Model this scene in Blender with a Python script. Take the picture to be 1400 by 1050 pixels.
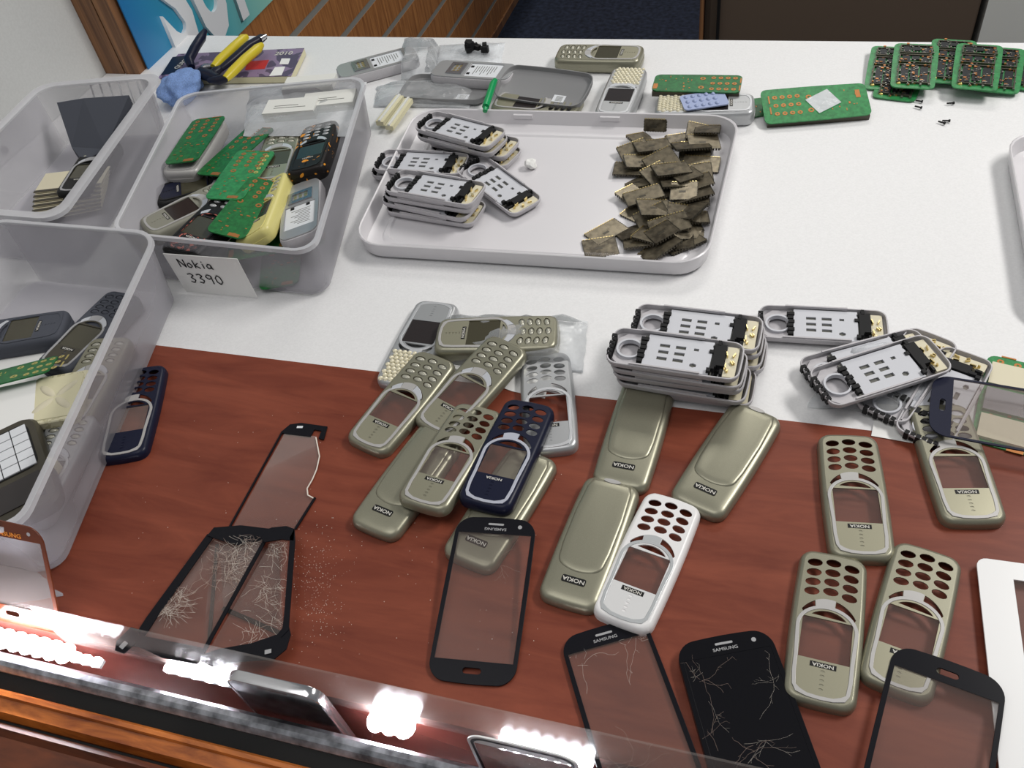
import bpy, bmesh, math, random
from math import pi, sin, cos, radians as R
from mathutils import Vector, Matrix
random.seed(7)
for o in list(bpy.data.objects): bpy.data.objects.remove(o)
SC = bpy.context.scene
COL = SC.collection

# ---------------------------------------------------------------- camera, world, lights, exposure
F, PITCH, ROLL, CAMH, YAW = 1200.0, R(46.3), R(-10.0), 566.0, R(22.6)
_fw = Vector((sin(YAW)*-1*cos(PITCH), cos(YAW)*cos(PITCH), -sin(PITCH)))
_rt = Vector((cos(YAW), sin(YAW), 0))
_up = _rt.cross(_fw)
cam_d = bpy.data.cameras.new('camera'); cam = bpy.data.objects.new('camera', cam_d); COL.objects.link(cam)
cr, sr = cos(ROLL), sin(ROLL)
cx = _rt*cr + _up*sr; cy = _up*cr - _rt*sr
cam.matrix_world = Matrix((( cx.x, cy.x, -_fw.x, 0), (cx.y, cy.y, -_fw.y, 0), (cx.z, cy.z, -_fw.z, CAMH*.001), (0,0,0,1)))
cam_d.sensor_fit = 'HORIZONTAL'; cam_d.sensor_width = 36; cam_d.lens = 36*F/1400
cam_d.clip_start = .01; cam_d.clip_end = 50
SC.camera = cam

W = bpy.data.worlds.new('world'); SC.world = W; W.use_nodes = True
W.node_tree.nodes['Background'].inputs[0].default_value = (.93, .96, 1, 1)
W.node_tree.nodes['Background'].inputs[1].default_value = .25
SC.view_settings.view_transform = 'Standard'; SC.view_settings.look = 'None'
SC.view_settings.gamma = 1; SC.view_settings.use_curve_mapping = False
SC.view_settings.exposure = -0.50

def area(name, loc, target, sx, sy, power, col=(1,1,1)):
    d = bpy.data.lights.new(name, 'AREA'); d.shape = 'RECTANGLE'; d.size = sx; d.size_y = sy; d.energy = power; d.color = col
    o = bpy.data.objects.new(name, d); COL.objects.link(o); o.location = loc
    o.rotation_euler = (Vector(target)-Vector(loc)).to_track_quat('-Z', 'Y').to_euler(); return o
area('ceiling_light_key', (1.15, 1.25, 1.55), (-.15, .6, 0), .8, .3, 38, (1, .97, .93))
area('ceiling_light_fill', (-.4, .1, 2.1), (-.2, .6, 0), 1.5, 1.1, 17, (1, .98, .96))
area('ceiling_light_back', (-.1, 3.0, 2.0), (0, 1.8, 0), 1.2, .6, 24, (1, .97, .92))

# ---------------------------------------------------------------- pixel <-> place helpers (mm)
def at(px, py, z=0.0):
    a = (px-700)/F; b = -(py-525)/F
    d = cx*a + cy*b + _fw
    t = (z-CAMH)/d.z
    return Vector((d.x*t, d.y*t, z))

# ---------------------------------------------------------------- materials
M = {}
def mat(name, col, rough=.5, metal=0, **k):
    m = bpy.data.materials.new(name); m.use_nodes = True; nt = m.node_tree
    b = nt.nodes['Principled BSDF']
    b.inputs['Base Color'].default_value = (*col, 1); b.inputs['Roughness'].default_value = rough; b.inputs['Metallic'].default_value = metal
    if max(col) < .06 or 'spec' in k: b.inputs['Specular IOR Level'].default_value = k.get('spec', .22)
    if 'emit' in k:
        b.inputs['Emission Color'].default_value = (*k.get('ecol', col), 1); b.inputs['Emission Strength'].default_value = k['emit']
    if 'coat' in k: b.inputs['Coat Weight'].default_value = k['coat']; b.inputs['Coat Roughness'].default_value = .1
    var = k.get('var', 0)
    if var:      # fine procedural colour variation and bump
        tc = nt.nodes.new('ShaderNodeTexCoord'); n = nt.nodes.new('ShaderNodeTexNoise')
        n.inputs['Scale'].default_value = k.get('scale', 900); n.inputs['Detail'].default_value = 3
        nt.links.new(tc.outputs['Object'], n.inputs['Vector'])
        r = nt.nodes.new('ShaderNodeValToRGB')
        r.color_ramp.elements[0].position = .3; r.color_ramp.elements[1].position = .7
        c2 = k.get('col2', tuple(c*(1-var) for c in col)); c1 = tuple(min(1, c*(1+var*.5)) for c in col) if 'col2' not in k else col
        r.color_ramp.elements[0].color = (*c2, 1); r.color_ramp.elements[1].color = (*c1, 1)
        nt.links.new(n.outputs['Fac'], r.inputs['Fac']); nt.links.new(r.outputs['Color'], b.inputs['Base Color'])
        if k.get('bump'):
            bp = nt.nodes.new('ShaderNodeBump'); bp.inputs['Strength'].default_value = k['bump']; bp.inputs['Distance'].default_value = .0005
            nt.links.new(n.outputs['Fac'], bp.inputs['Height']); nt.links.new(bp.outputs['Normal'], b.inputs['Normal'])
    M[name] = m; return m
def clearmat(name, col, trans, rough=.1, body=.5, bump=0, tcol=(1,1,1)):
    """thin clear or frosted sheet: transparent mixed with a tinted glossy/diffuse skin"""
    m = bpy.data.materials.new(name); m.use_nodes = True; nt = m.node_tree; nt.nodes.clear()
    o = nt.nodes.new('ShaderNodeOutputMaterial'); mx = nt.nodes.new('ShaderNodeMixShader'); tr = nt.nodes.new('ShaderNodeBsdfTransparent')
    tr.inputs[0].default_value = (*tcol, 1)
    p = nt.nodes.new('ShaderNodeBsdfPrincipled'); p.inputs['Base Color'].default_value = (*col, 1); p.inputs['Roughness'].default_value = rough
    fr = nt.nodes.new('ShaderNodeFresnel'); fr.inputs['IOR'].default_value = 1.45
    ma = nt.nodes.new('ShaderNodeMath'); ma.operation = 'ADD'; ma.use_clamp = True; ma.inputs[1].default_value = 1-trans
    fm = nt.nodes.new('ShaderNodeMath'); fm.operation = 'MULTIPLY'; fm.inputs[1].default_value = body
    nt.links.new(fr.outputs[0], fm.inputs[0]); nt.links.new(fm.outputs[0], ma.inputs[0]); nt.links.new(ma.outputs[0], mx.inputs[0])
    nt.links.new(tr.outputs[0], mx.inputs[1]); nt.links.new(p.outputs[0], mx.inputs[2]); nt.links.new(mx.outputs[0], o.inputs[0])
    if bump:
        tc = nt.nodes.new('ShaderNodeTexCoord'); n = nt.nodes.new('ShaderNodeTexNoise'); n.inputs['Scale'].default_value = 60
        nt.links.new(tc.outputs['Object'], n.inputs['Vector'])
        bp = nt.nodes.new('ShaderNodeBump'); bp.inputs['Strength'].default_value = bump; bp.inputs['Distance'].default_value = .004
        nt.links.new(n.outputs['Fac'], bp.inputs['Height']); nt.links.new(bp.outputs['Normal'], p.inputs['Normal'])
    M[name] = m; return m
def wood(name, c1, c2, rough, stretch, scale=30, spec=.5):
    m = bpy.data.materials.new(name); m.use_nodes = True; nt = m.node_tree; b = nt.nodes['Principled BSDF']
    tc = nt.nodes.new('ShaderNodeTexCoord'); mp = nt.nodes.new('ShaderNodeMapping'); mp.inputs['Scale'].default_value = stretch
    n = nt.nodes.new('ShaderNodeTexNoise'); n.inputs['Scale'].default_value = scale; n.inputs['Detail'].default_value = 8; n.inputs['Roughness'].default_value = .65; n.inputs['Distortion'].default_value = .6
    r = nt.nodes.new('ShaderNodeValToRGB'); r.color_ramp.elements[0].position = .3; r.color_ramp.elements[1].position = .72
    r.color_ramp.elements[0].color = (*c1, 1); r.color_ramp.elements[1].color = (*c2, 1)
    nt.links.new(tc.outputs['Object'], mp.inputs[0]); nt.links.new(mp.outputs[0], n.inputs['Vector']); nt.links.new(n.outputs['Fac'], r.inputs[0]); nt.links.new(r.outputs[0], b.inputs['Base Color'])
    b.inputs['Roughness'].default_value = rough; b.inputs['Specular IOR Level'].default_value = spec
    M[name] = m; return m
wood('mahogany', (.135,.028,.015), (.25,.064,.034), .42, (.9, 5, 5), 9, .25)
wood('orange_wood', (.16,.03,.006), (.78,.24,.045), .3, (1, 5, 5), 14)  # orange wood, saturated so the colour also carries the warm lamp glow
wood('slat_wood', (.20,.07,.02), (.50,.22,.07), .5, (3, 9, .6), 14)
wood('dark_wood', (.05,.012,.005), (.20,.05,.015), .35, (1, 5, 5), 14)
wood('trim_wood', (.07,.028,.014), (.36,.17,.07), .5, (14, 3, .4), 8)
mat('white_table', (.78,.78,.785), .45, var=.05, scale=500)
mat('wall_paint', (.62,.63,.62), .8, var=.05, scale=300)
mat('carpet', (.03,.04,.075), .95, var=.6, scale=60, bump=.4)
mat('cabinet_brown', (.12,.085,.06), .6); mat('dark', (.012,.012,.012), .5); mat('black_gloss', (.006,.006,.008), .25, spec=.15)
mat('off_white', (.72,.72,.68), .7); mat('groove_grey', (.25,.25,.23), .5)
mat('champagne', (.31,.30,.225), .36, .6, var=.10, scale=2600); mat('champagne_face', (.43,.41,.30), .3, .65, var=.08, scale=2600)
mat('ring_grey', (.44,.43,.42), .4, .2); mat('olive_grey', (.24,.235,.19), .45)
mat('silver', (.46,.47,.48), .35, .55, var=.06, scale=2600); mat('silver_ring', (.66,.67,.69), .3, .5)
mat('white_cover', (.80,.79,.79), .35); mat('white_face', (.76,.76,.76), .25, .15); mat('white_ring', (.50,.52,.53), .35, .3)
mat('navy', (.008,.010,.028), .35); mat('navy_ring', (.50,.52,.60), .35, .3)
mat('plate_black', (.012,.012,.012), .4); mat('letter', (.62,.6,.55), .5)
mat('key', (.42,.41,.34), .25, .3); mat('brow', (.6,.62,.66), .3, .3)
mat('lcd', (.055,.05,.03), .2, coat=.5); mat('lcd_dark', (.025,.02,.02), .15, coat=.6)
mat('chassis', (.50,.485,.505), .5, var=.05, scale=400); mat('chassis_floor', (.56,.57,.61), .45); mat('slot_grey', (.13,.13,.115), .6)
mat('rubber', (.012,.012,.013), .6); mat('gold', (.72,.58,.28), .28, .95); mat('cream', (.66,.61,.45), .45)
mat('pcb', (.012,.15,.035), .38, var=.4, scale=260); mat('pcb_light', (.03,.24,.07), .35, var=.35, scale=240); mat('pcb_olive', (.085,.105,.02), .4, var=.4, scale=240); mat('copper', (.50,.20,.06), .35, .5); mat('ring_gold', (.75,.62,.2), .3, .6)
mat('chip', (.018,.02,.022), .35); mat('solder', (.28,.27,.24), .3, .8); mat('shield_dark', (.07,.062,.045), .4, .4)
mat('yellow_plastic', (.62,.50,.06), .3); mat('pale_yellow', (.66,.60,.22), .35); mat('blue_cloth', (.20,.32,.62), .9, var=.3, scale=700, bump=.5)
mat('tool_yellow', (.62,.50,.02), .35); mat('tool_black', (.015,.016,.03), .35); mat('steel', (.4,.4,.42), .25, .9)
mat('green_pen', (.0,.30,.09), .3); mat('pouch_grey', (.06,.066,.085), .8); mat('red', (.5,.03,.03), .4); mat('orange', (.75,.25,.02), .4)
mat('shield_edge', (.30,.24,.13), .35, .7); mat('paper', (.82,.82,.80), .8); mat('ink', (.01,.01,.012), .7); mat('cream_paper', (.66,.62,.42), .8)
mat('tray_white', (.68,.665,.685), .3); mat('crystal', (.72,.67,.50), .25, .1); mat('blue_rubber', (.32,.38,.58), .5)
mat('grey_shell', (.23,.23,.235), .5); mat('label_white', (.7,.72,.75), .6); mat('glass_white', (.85,.85,.85), .25)
mat('bezel_black', (.008,.008,.011), .3, spec=.12); mat('bezel_grey', (.35,.35,.36), .5); mat('bezel_red', (.13,.03,.012), .2); mat('chrome', (.6,.6,.62), .15, .95)
mat('crack', (.75,.68,.6), .4); mat('crack_dim', (.33,.24,.2), .5); mat('led', (1,1,1), .5, emit=90, ecol=(.93,.93,1)); mat('yellow_wax', (.55,.52,.36), .4)
mat('rail_metal', (.45,.46,.50), .34, .9, var=.7, scale=90); mat('ledge_red', (.17,.045,.035), .22)
clearmat('frost', (.50,.49,.53), .68, .42, .25)
clearmat('frost_rim', (.62,.62,.65), .50, .38, .2)
clearmat('pane', (.32,.26,.24), .90, .15, .25)
clearmat('pane_clear', (.4,.36,.34), .93, .12, .25)
clearmat('bag', (.82,.84,.86), .80, .18, 1, .8)
clearmat('edge_glass', (.5,.45,.42), .88, .2, .1)
def meshmat():      # perforated shield: tiny hexagonal perforation print, transparent in the holes
    m = bpy.data.materials.new('shield_mesh'); m.use_nodes = True; nt = m.node_tree; b = nt.nodes['Principled BSDF']
    b.inputs['Base Color'].default_value = (.125,.10,.068,1); b.inputs['Metallic'].default_value = .6; b.inputs['Roughness'].default_value = .35
    o = nt.nodes['Material Output']; tc = nt.nodes.new('ShaderNodeTexCoord'); v = nt.nodes.new('ShaderNodeTexVoronoi')
    v.inputs['Scale'].default_value = 520; v.inputs['Randomness'].default_value = 0
    nt.links.new(tc.outputs['Object'], v.inputs['Vector'])
    ns = nt.nodes.new('ShaderNodeTexNoise'); ns.inputs['Scale'].default_value = 160; oi = nt.nodes.new('ShaderNodeObjectInfo'); rr = nt.nodes.new('ShaderNodeValToRGB')
    ad = nt.nodes.new('ShaderNodeMath'); ad.operation = 'MULTIPLY_ADD'; ad.inputs[1].default_value = .35; nt.links.new(oi.outputs['Random'], ad.inputs[0]); nt.links.new(ns.outputs['Fac'], ad.inputs[2]); nt.links.new(tc.outputs['Object'], ns.inputs['Vector'])
    rr.color_ramp.elements[0].color = (.07,.058,.04,1); rr.color_ramp.elements[0].position = .4; rr.color_ramp.elements[1].color = (.27,.23,.16,1); rr.color_ramp.elements[1].position = .95
    nt.links.new(ad.outputs[0], rr.inputs[0]); nt.links.new(rr.outputs[0], b.inputs['Base Color'])
    lt = nt.nodes.new('ShaderNodeMath'); lt.operation = 'LESS_THAN'; lt.inputs[1].default_value = .24
    nt.links.new(v.outputs['Distance'], lt.inputs[0])
    tr = nt.nodes.new('ShaderNodeBsdfTransparent'); mx = nt.nodes.new('ShaderNodeMixShader')
    nt.links.new(lt.outputs[0], mx.inputs[0]); nt.links.new(b.outputs[0], mx.inputs[1]); nt.links.new(tr.outputs[0], mx.inputs[2]); nt.links.new(mx.outputs[0], o.inputs[0])
    M['shield_mesh'] = m
meshmat()
def floral(name, c1, c2, scale=45, th=.5):
    m = mat(name, c1, .4); nt = m.node_tree; b = nt.nodes['Principled BSDF']
    tc = nt.nodes.new('ShaderNodeTexCoord'); n = nt.nodes.new('ShaderNodeTexNoise'); n.inputs['Scale'].default_value = scale; n.inputs['Distortion'].default_value = 1.5
    r = nt.nodes.new('ShaderNodeValToRGB'); r.color_ramp.interpolation = 'CONSTANT'; r.color_ramp.elements[1].position = th
    r.color_ramp.elements[0].color = (*c1, 1); r.color_ramp.elements[1].color = (*c2, 1)
    nt.links.new(tc.outputs['Object'], n.inputs['Vector']); nt.links.new(n.outputs['Fac'], r.inputs[0]); nt.links.new(r.outputs[0], b.inputs['Base Color'])
floral('flame', (.012,.01,.01), (.75,.30,.03), 70, .64); floral('dark_red_pattern', (.02,.018,.02), (.45,.13,.10), 160, .56)
floral('book_cover', (.085,.06,.12), (.25,.18,.30), 22, .5); floral('cream_pattern', (.68,.64,.45), (.5,.46,.28), 130, .55)
def gradient_mat():
    m = mat('poster_print', (.03,.25,.5), .4); nt = m.node_tree; b = nt.nodes['Principled BSDF']
    tc = nt.nodes.new('ShaderNodeTexCoord'); sp = nt.nodes.new('ShaderNodeSeparateXYZ'); r = nt.nodes.new('ShaderNodeValToRGB')
    mr = nt.nodes.new('ShaderNodeMapRange'); mr.inputs[1].default_value = 0; mr.inputs[2].default_value = .4
    nt.links.new(tc.outputs['Object'], sp.inputs[0]); nt.links.new(sp.outputs[1], mr.inputs[0]); nt.links.new(mr.outputs[0], r.inputs[0])
    r.color_ramp.elements[0].color = (.015,.17,.42,1); r.color_ramp.elements[1].color = (.32,.62,.50,1)
    e = r.color_ramp.elements.new(.45); e.color = (.05,.36,.46,1)
    nt.links.new(r.outputs[0], b.inputs['Base Color'])
gradient_mat()

# ---------------------------------------------------------------- object helpers (all dimensions in mm)
K = .001
def link(name, me, m=None, parent=None):
    o = bpy.data.objects.new(name, me); COL.objects.link(o)
    if m is not None:
        me.materials.clear(); me.materials.append(M[m] if isinstance(m, str) else m)
    if parent: o.parent = parent
    return o
def mesh(name, vs, fs, m, parent=None, smooth=None):
    me = bpy.data.meshes.new(name); me.from_pydata([(v[0]*K, v[1]*K, v[2]*K) for v in vs], [], fs); me.update()
    if smooth is not None:
        for p in me.polygons: p.use_smooth = True
        me.set_sharp_from_angle(angle=R(smooth))
    return link(name, me, m, parent)
def empty(name, loc=(0,0,0), rot=(0,0,0)):
    o = bpy.data.objects.new(name, None); o.empty_display_size = .02; COL.objects.link(o); o.location = [c*K for c in loc]; o.rotation_euler = rot; return o
def tag(o, label, cat, group=None):
    o['label'] = label; o['category'] = cat
    if group: o['group'] = group
    return o
def struct(o): o['kind'] = 'structure'; return o
def stuff(o): o['kind'] = 'stuff'; return o
def dup(root):
    r = root.copy(); COL.objects.link(r)
    for c in root.children:
        d = c.copy(); COL.objects.link(d); d.parent = r
        for g in c.children:
            e = g.copy(); COL.objects.link(e); e.parent = d
    return r
class MB:      # collects simple solids into one mesh
    def __init__(s): s.v = []; s.f = []
    def box(s, x0, y0, z0, x1, y1, z1, rz=0, tx=0):
        n = len(s.v); c = Vector(((x0+x1)/2, (y0+y1)/2, (z0+z1)/2)); mt = Matrix.Rotation(rz, 3, 'Z') @ Matrix.Rotation(tx, 3, 'X')
        for z in (z0, z1):
            for x, y in ((x0,y0),(x1,y0),(x1,y1),(x0,y1)): s.v.append(c + mt @ (Vector((x,y,z))-c))
        for f in ((3,2,1,0),(4,5,6,7),(0,1,5,4),(1,2,6,5),(2,3,7,6),(3,0,4,7)): s.f.append([n+i for i in f])
        return s
    def dome(s, x, y, z, rx, ry, h, n=10, rot=0, rings=2):
        b = len(s.v); N = rings+1
        for i in range(N):
            a = (i/N)*pi/2
            for k in range(n):
                t = 2*pi*k/n; px, py = rx*cos(a)*cos(t), ry*cos(a)*sin(t)
                s.v.append((x+px*cos(rot)-py*sin(rot), y+px*sin(rot)+py*cos(rot), z+h*sin(a)))
        s.v.append((x, y, z+h)); top = len(s.v)-1
        for i in range(N-1):
            for k in range(n): s.f.append([b+i*n+k, b+i*n+(k+1)%n, b+(i+1)*n+(k+1)%n, b+(i+1)*n+k])
        for k in range(n): s.f.append([b+(N-1)*n+k, b+(N-1)*n+(k+1)%n, top])
        return s
    def ring(s, x, y, z, r0, r1, h=.3, n=12):
        b = len(s.v)
        for rr, zz in ((r1, z), (r1, z+h), (r0, z+h), (r0, z)):
            for k in range(n): s.v.append((x+rr*cos(2*pi*k/n), y+rr*sin(2*pi*k/n), zz))
        for i in range(3):
            for k in range(n): s.f.append([b+i*n+k, b+i*n+(k+1)%n, b+(i+1)*n+(k+1)%n, b+(i+1)*n+k])
        return s
    def tube(s, pts, r, n=8, rs=None):
        b = len(s.v); pts = [Vector(p) for p in pts]
        for i, p in enumerate(pts):
            d = (pts[min(i+1, len(pts)-1)]-pts[max(i-1, 0)]).normalized()
            u = d.cross(Vector((0,0,1)));  u = Vector((1,0,0)) if u.length < .01 else u.normalized()
            w = d.cross(u); q = rs[i] if rs else r
            for k in range(n): s.v.append(p + u*q*cos(2*pi*k/n) + w*q*sin(2*pi*k/n))
        for i in range(len(pts)-1):
            for k in range(n): s.f.append([b+i*n+k, b+i*n+(k+1)%n, b+(i+1)*n+(k+1)%n, b+(i+1)*n+k])
        s.f.append([b+k for k in range(n)][::-1]); s.f.append([b+(len(pts)-1)*n+k for k in range(n)])
        return s
    def bar(s, a, b, w, h):      # flat bar between two 3-D points
        a = Vector(a); b = Vector(b); d = (b-a).normalized(); u = d.cross(Vector((0,0,1))).normalized()*w/2; t = Vector((0,0,h))
        n = len(s.v)
        for p in (a-u, a+u, b+u, b-u): s.v.append(p)
        for p in (a-u, a+u, b+u, b-u): s.v.append(p+t)
        for f in ((3,2,1,0),(4,5,6,7),(0,1,5,4),(1,2,6,5),(2,3,7,6),(3,0,4,7)): s.f.append([n+i for i in f])
        return s
    def put(s, name, m, parent=None, smooth=None): return mesh(name, s.v, s.f, m, parent, smooth)
def rrect(w, l, r, nc=5, ns=6):
    """rounded rectangle, counter-clockwise, with subdivided sides"""
    pts = []; r = max(.1, r)
    cs = [(w/2-r, l/2-r, 0), (-w/2+r, l/2-r, pi/2), (-w/2+r, -l/2+r, pi), (w/2-r, -l/2+r, 1.5*pi)]
    for i, (x, y, a) in enumerate(cs):
        arc = [(x+r*cos(a+pi/2*k/nc), y+r*sin(a+pi/2*k/nc)) for k in range(nc+1)]
        pts += arc
        nx, ny, na = cs[(i+1) % 4]; e = (nx+r*cos(na), ny+r*sin(na)); s = arc[-1]
        pts += [(s[0]+(e[0]-s[0])*k/ns, s[1]+(e[1]-s[1])*k/ns) for k in range(1, ns)]
    return pts
def warp(pts, L=113, W=45, bulge=1.4, bow=2.2):
    return [(x*(1+2*bulge/W*(1-min(1, (2*y/L)**2))), y + (bow*(1-(2*x/W)**2)*(1 if y > 0 else -1) if abs(y) > L*.32 else 0)) for x, y in pts]
def loft(levels, cap0=True, cap1=True):
    vs = []; fs = []; n = len(levels[0][0])
    for pts, z in levels:
        for p in pts: vs.append((p[0], p[1], z if not callable(z) else z(p)))
    for i in range(len(levels)-1):
        for k in range(n): fs.append([i*n+k, i*n+(k+1)%n, (i+1)*n+(k+1)%n, (i+1)*n+k])
    if cap0: fs.append(list(range(n))[::-1])
    if cap1: fs.append([(len(levels)-1)*n+k for k in range(n)])
    return vs, fs
def cut(name, loops, z0, z1, m, parent=None, bevel=0, smooth=30):
    """flat plate between z0 and z1 from closed loops (outer first, holes after)"""
    cu = bpy.data.curves.new(name, 'CURVE'); cu.dimensions = '2D'; cu.fill_mode = 'BOTH'
    for lp in loops:
        sp = cu.splines.new('POLY'); sp.points.add(len(lp)-1); sp.use_cyclic_u = True
        for i, p in enumerate(lp): sp.points[i].co = (p[0]*K, p[1]*K, 0, 1)
    cu.extrude = ((z1-z0)/2-bevel)*K; cu.bevel_depth = bevel*K; cu.offset = -bevel*K; cu.bevel_resolution = 1
    t = bpy.data.objects.new('tmp', cu); COL.objects.link(t)
    me = bpy.data.meshes.new_from_object(t.evaluated_get(bpy.context.evaluated_depsgraph_get()))
    bpy.data.objects.remove(t); bpy.data.curves.remove(cu)
    me.transform(Matrix.Translation((0, 0, (z0+z1)/2*K)))
    for p in me.polygons: p.use_smooth = True
    me.set_sharp_from_angle(angle=R(smooth)); me.name = name
    return link(name, me, m, parent)
def text(name, s, size, loc, m, parent=None, rot=(0,0,0), ext=.05, off=0, sx=1, shear=0, al='CENTER'):
    cu = bpy.data.curves.new(name, 'FONT'); cu.body = s; cu.size = size*K; cu.extrude = ext*K; cu.offset = off*K; cu.align_x = 'CENTER'; cu.align_y = 'CENTER'; cu.resolution_u = 3; cu.shear = shear; cu.align_y = al
    t = bpy.data.objects.new('tmp', cu); COL.objects.link(t)
    me = bpy.data.meshes.new_from_object(t.evaluated_get(bpy.context.evaluated_depsgraph_get()))
    bpy.data.objects.remove(t); bpy.data.curves.remove(cu)
    from mathutils import Euler
    me.transform(Matrix.Translation([c*K for c in loc]) @ Euler(rot).to_matrix().to_4x4() @ Matrix.Diagonal((sx,1,1,1)))
    me.name = name
    return link(name, me, m, parent)
def ell(x, y, rx, ry, n=16, rot=0):
    return [(x+rx*cos(2*pi*k/n)*cos(rot)-ry*sin(2*pi*k/n)*sin(rot), y+rx*cos(2*pi*k/n)*sin(rot)+ry*sin(2*pi*k/n)*cos(rot)) for k in range(n)]
def rect(x0, y0, x1, y1): return [(x0,y0),(x1,y0),(x1,y1),(x0,y1)]
def put(o, far, near, z=0, h=0, tilt=(0,0), lift=0):
    """lay a thing down: its -y end at pixel far, its +y end at pixel near, seen at height z+h, its base at z"""
    a = at(*far, z+h); b = at(*near, z+h); d = b-a; c = (a+b)/2
    o.location = (c.x*K, c.y*K, (z+lift)*K)
    o.rotation_mode = 'ZXY' if 0 else 'XYZ'
    o.rotation_euler = (Matrix.Rotation(math.atan2(d.y, d.x)-pi/2, 3, 'Z') @ Matrix.Rotation(R(tilt[0]), 3, 'X') @ Matrix.Rotation(R(tilt[1]), 3, 'Y')).to_euler()
    return o

# ================================================================ SETTING
YB, Y0 = 1150.0, 495.0         # back edge of the white table, edge of the brown board
def slab(name, x0, y0, z0, x1, y1, z1, m): return struct(MB().box(x0,y0,z0,x1,y1,z1).put(name, m))
slab('floor', -4000, -1500, -870, 4000, 5200, -850, 'carpet')
slab('wall_left', -1080, -900, -850, -994, 1080, 1700, 'wall_paint')
slab('wall_back', -4000, 5200, -850, 4000, 5300, 1900, 'wall_paint')
struct(MB().box(-993, 204, -34, 900, YB, -0.9).put('trim_1', 'white_table')).name = 'table_top'
slab('counter_board', -900, 196, -.85, 900, Y0, 0, 'mahogany')
# slatwall with grey grooves, its wooden end trim
sw = empty('slat_wall', (-930, 1040, 0)); struct(sw)
zz = 586
while zz > -690:
    z1 = max(zz-79, -690)
    MB().box(-60, 6, z1, 0, 3200, zz).put('slat_panel', 'slat_wood', sw); 
    if z1 > -690: MB().box(-60, 6, z1-14, -1, 3200, z1).put('groove_strip', 'groove_grey', sw)
    zz = z1-14
MB().box(-64, -14, -690, -30, 5, 600).box(-28, -14, -690, -3, 5, 600).put('end_trim', 'trim_wood', sw)
MB().box(-60, 6, -715, 6, 3200, -691).put('bottom_rail', 'trim_wood', sw)
# cabinet across the aisle
cb = empty('brown_cabinet', (70, 2000, -850)); tag(cb, 'dark brown cabinet standing on the carpet behind the white table', 'cabinet')
MB().box(-275, 0, 0, 290, 500, 1250).put('carcass', 'cabinet_brown', cb)
MB().box(-262, -14, 60, 285, 0, 1240).put('door', 'cabinet_brown', cb)
MB().box(-246, -30, 430, -240, -14, 640).put('handle', 'dark', cb)
MB().box(-285, -20, 0, -276, 500, 1250).put('side_trim', 'trim_wood', cb)
wb = tag(MB().box(372, 1990, -850, 1000, 2500, 400).put('white_cupboard', 'off_white'), 'plain off-white cupboard side at the far right behind the table', 'cupboard')
# poster with big letters on the slatwall
po = empty('poster', (-927, 1041, -66)); tag(po, 'blue and teal poster with large white letters on the slatwall', 'poster')
MB().box(-2, 0, 0, 0, 640, 700).put('sheet', 'poster_print', po)
for ch, y, z, s, sx in (('S', 104, 40, 280, .56), ('U', 196, 31, 280, .46), ('P', 294, 26, 280, .5)):
    text('letter', ch, s, (3, y, z), 'label_white', po, (pi/2, 0, pi/2), 3, 10, sx, 0, 'BOTTOM_BASELINE')

# ================================================================ COUNTER FRONT EDGE
def prism_x(name, prof, x0, x1, m, parent=None):      # profile in (y,z) swept along x
    n = len(prof); vs = [(x0, y, z) for y, z in prof]+[(x1, y, z) for y, z in prof]
    fs = [[i, (i+1) % n, n+(i+1) % n, n+i] for i in range(n)]+[list(range(n))[::-1], [n+i for i in range(n)]]
    return mesh(name, vs, fs, m, parent)
struct(prism_x('display_ledge', [(160,-108),(196,-108),(196,-92),(160,-92)], -900, 900, 'ledge_red'))
struct(MB().box(-900, 196, -110, 900, 203.9, -.9).put('counter_edge_face', 'ledge_red'))
ra = struct(prism_x('front_rail', [(162,-40),(175,-40),(175,-4),(172,-1),(168,-.5),(165,-2),(162,-6)], -900, 900, 'rail_metal'))
struct(prism_x('black_gap_strip', [(150,-44),(162,-44),(162,-8),(150,-12)], -900, 900, 'dark'))
cf = struct(prism_x('counter_moulding', [(133,-60),(151,-60),(151,-9),(149,-6),(146,-6),(145,-9),(136,-9),(133,-16)], -900, 900, 'orange_wood'))
struct(prism_x('counter_lower_panel', [(40,-70),(129.8,-70),(129.8,-12),(126,-10),(122,-16),(40,-24)], -900, 900, 'dark_wood'))
struct(MB().box(-900, 130, -60, 900, 132.9, -18).put('moulding_groove', 'dark'))
tag(MB().box(-480, 194.2, -8, 700, 195.7, 45).put('glass_guard', 'edge_glass'), 'long low clear glass guard standing along the front edge of the counter', 'glass')
# LED lamps in the gap
def led(px, py, n, z=-3, lab='', w=9, ry=4):
    p = at(px, py, z); o = empty('led_lamp', (p.x, p.y, z)); tag(o, lab, 'lamp', None)
    MB().box(-w*n/2, -3, -3, w*n/2, 3, 0).put('housing', 'glass_white', o)
    for i in range(n):
        MB().dome((i-(n-1)/2)*w, 0, 0, max(w*.52, ry*.9), ry, max(3, ry*.8), 14, 0, 3).put('diode', 'led', o)  # domes enlarged, so the lamps' white glare is built into their shape
    return o
led(32, 880, 8, 2, 'blazing white led cluster at the far left of the counter edge', 11, 8)
led(118, 902, 3, 2, 'short white led group right of the blazing left cluster', 9)
led(270, 922, 5, -4, 'white led strip under the shattered glass pieces', 11)
led(535, 990, 3, -6, 'blazing white led cluster at the end of the silver-edged phone', 10, 8)
led(745, 1030, 7, -2, 'white led strip glowing through the white-rimmed standing glass')

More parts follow.
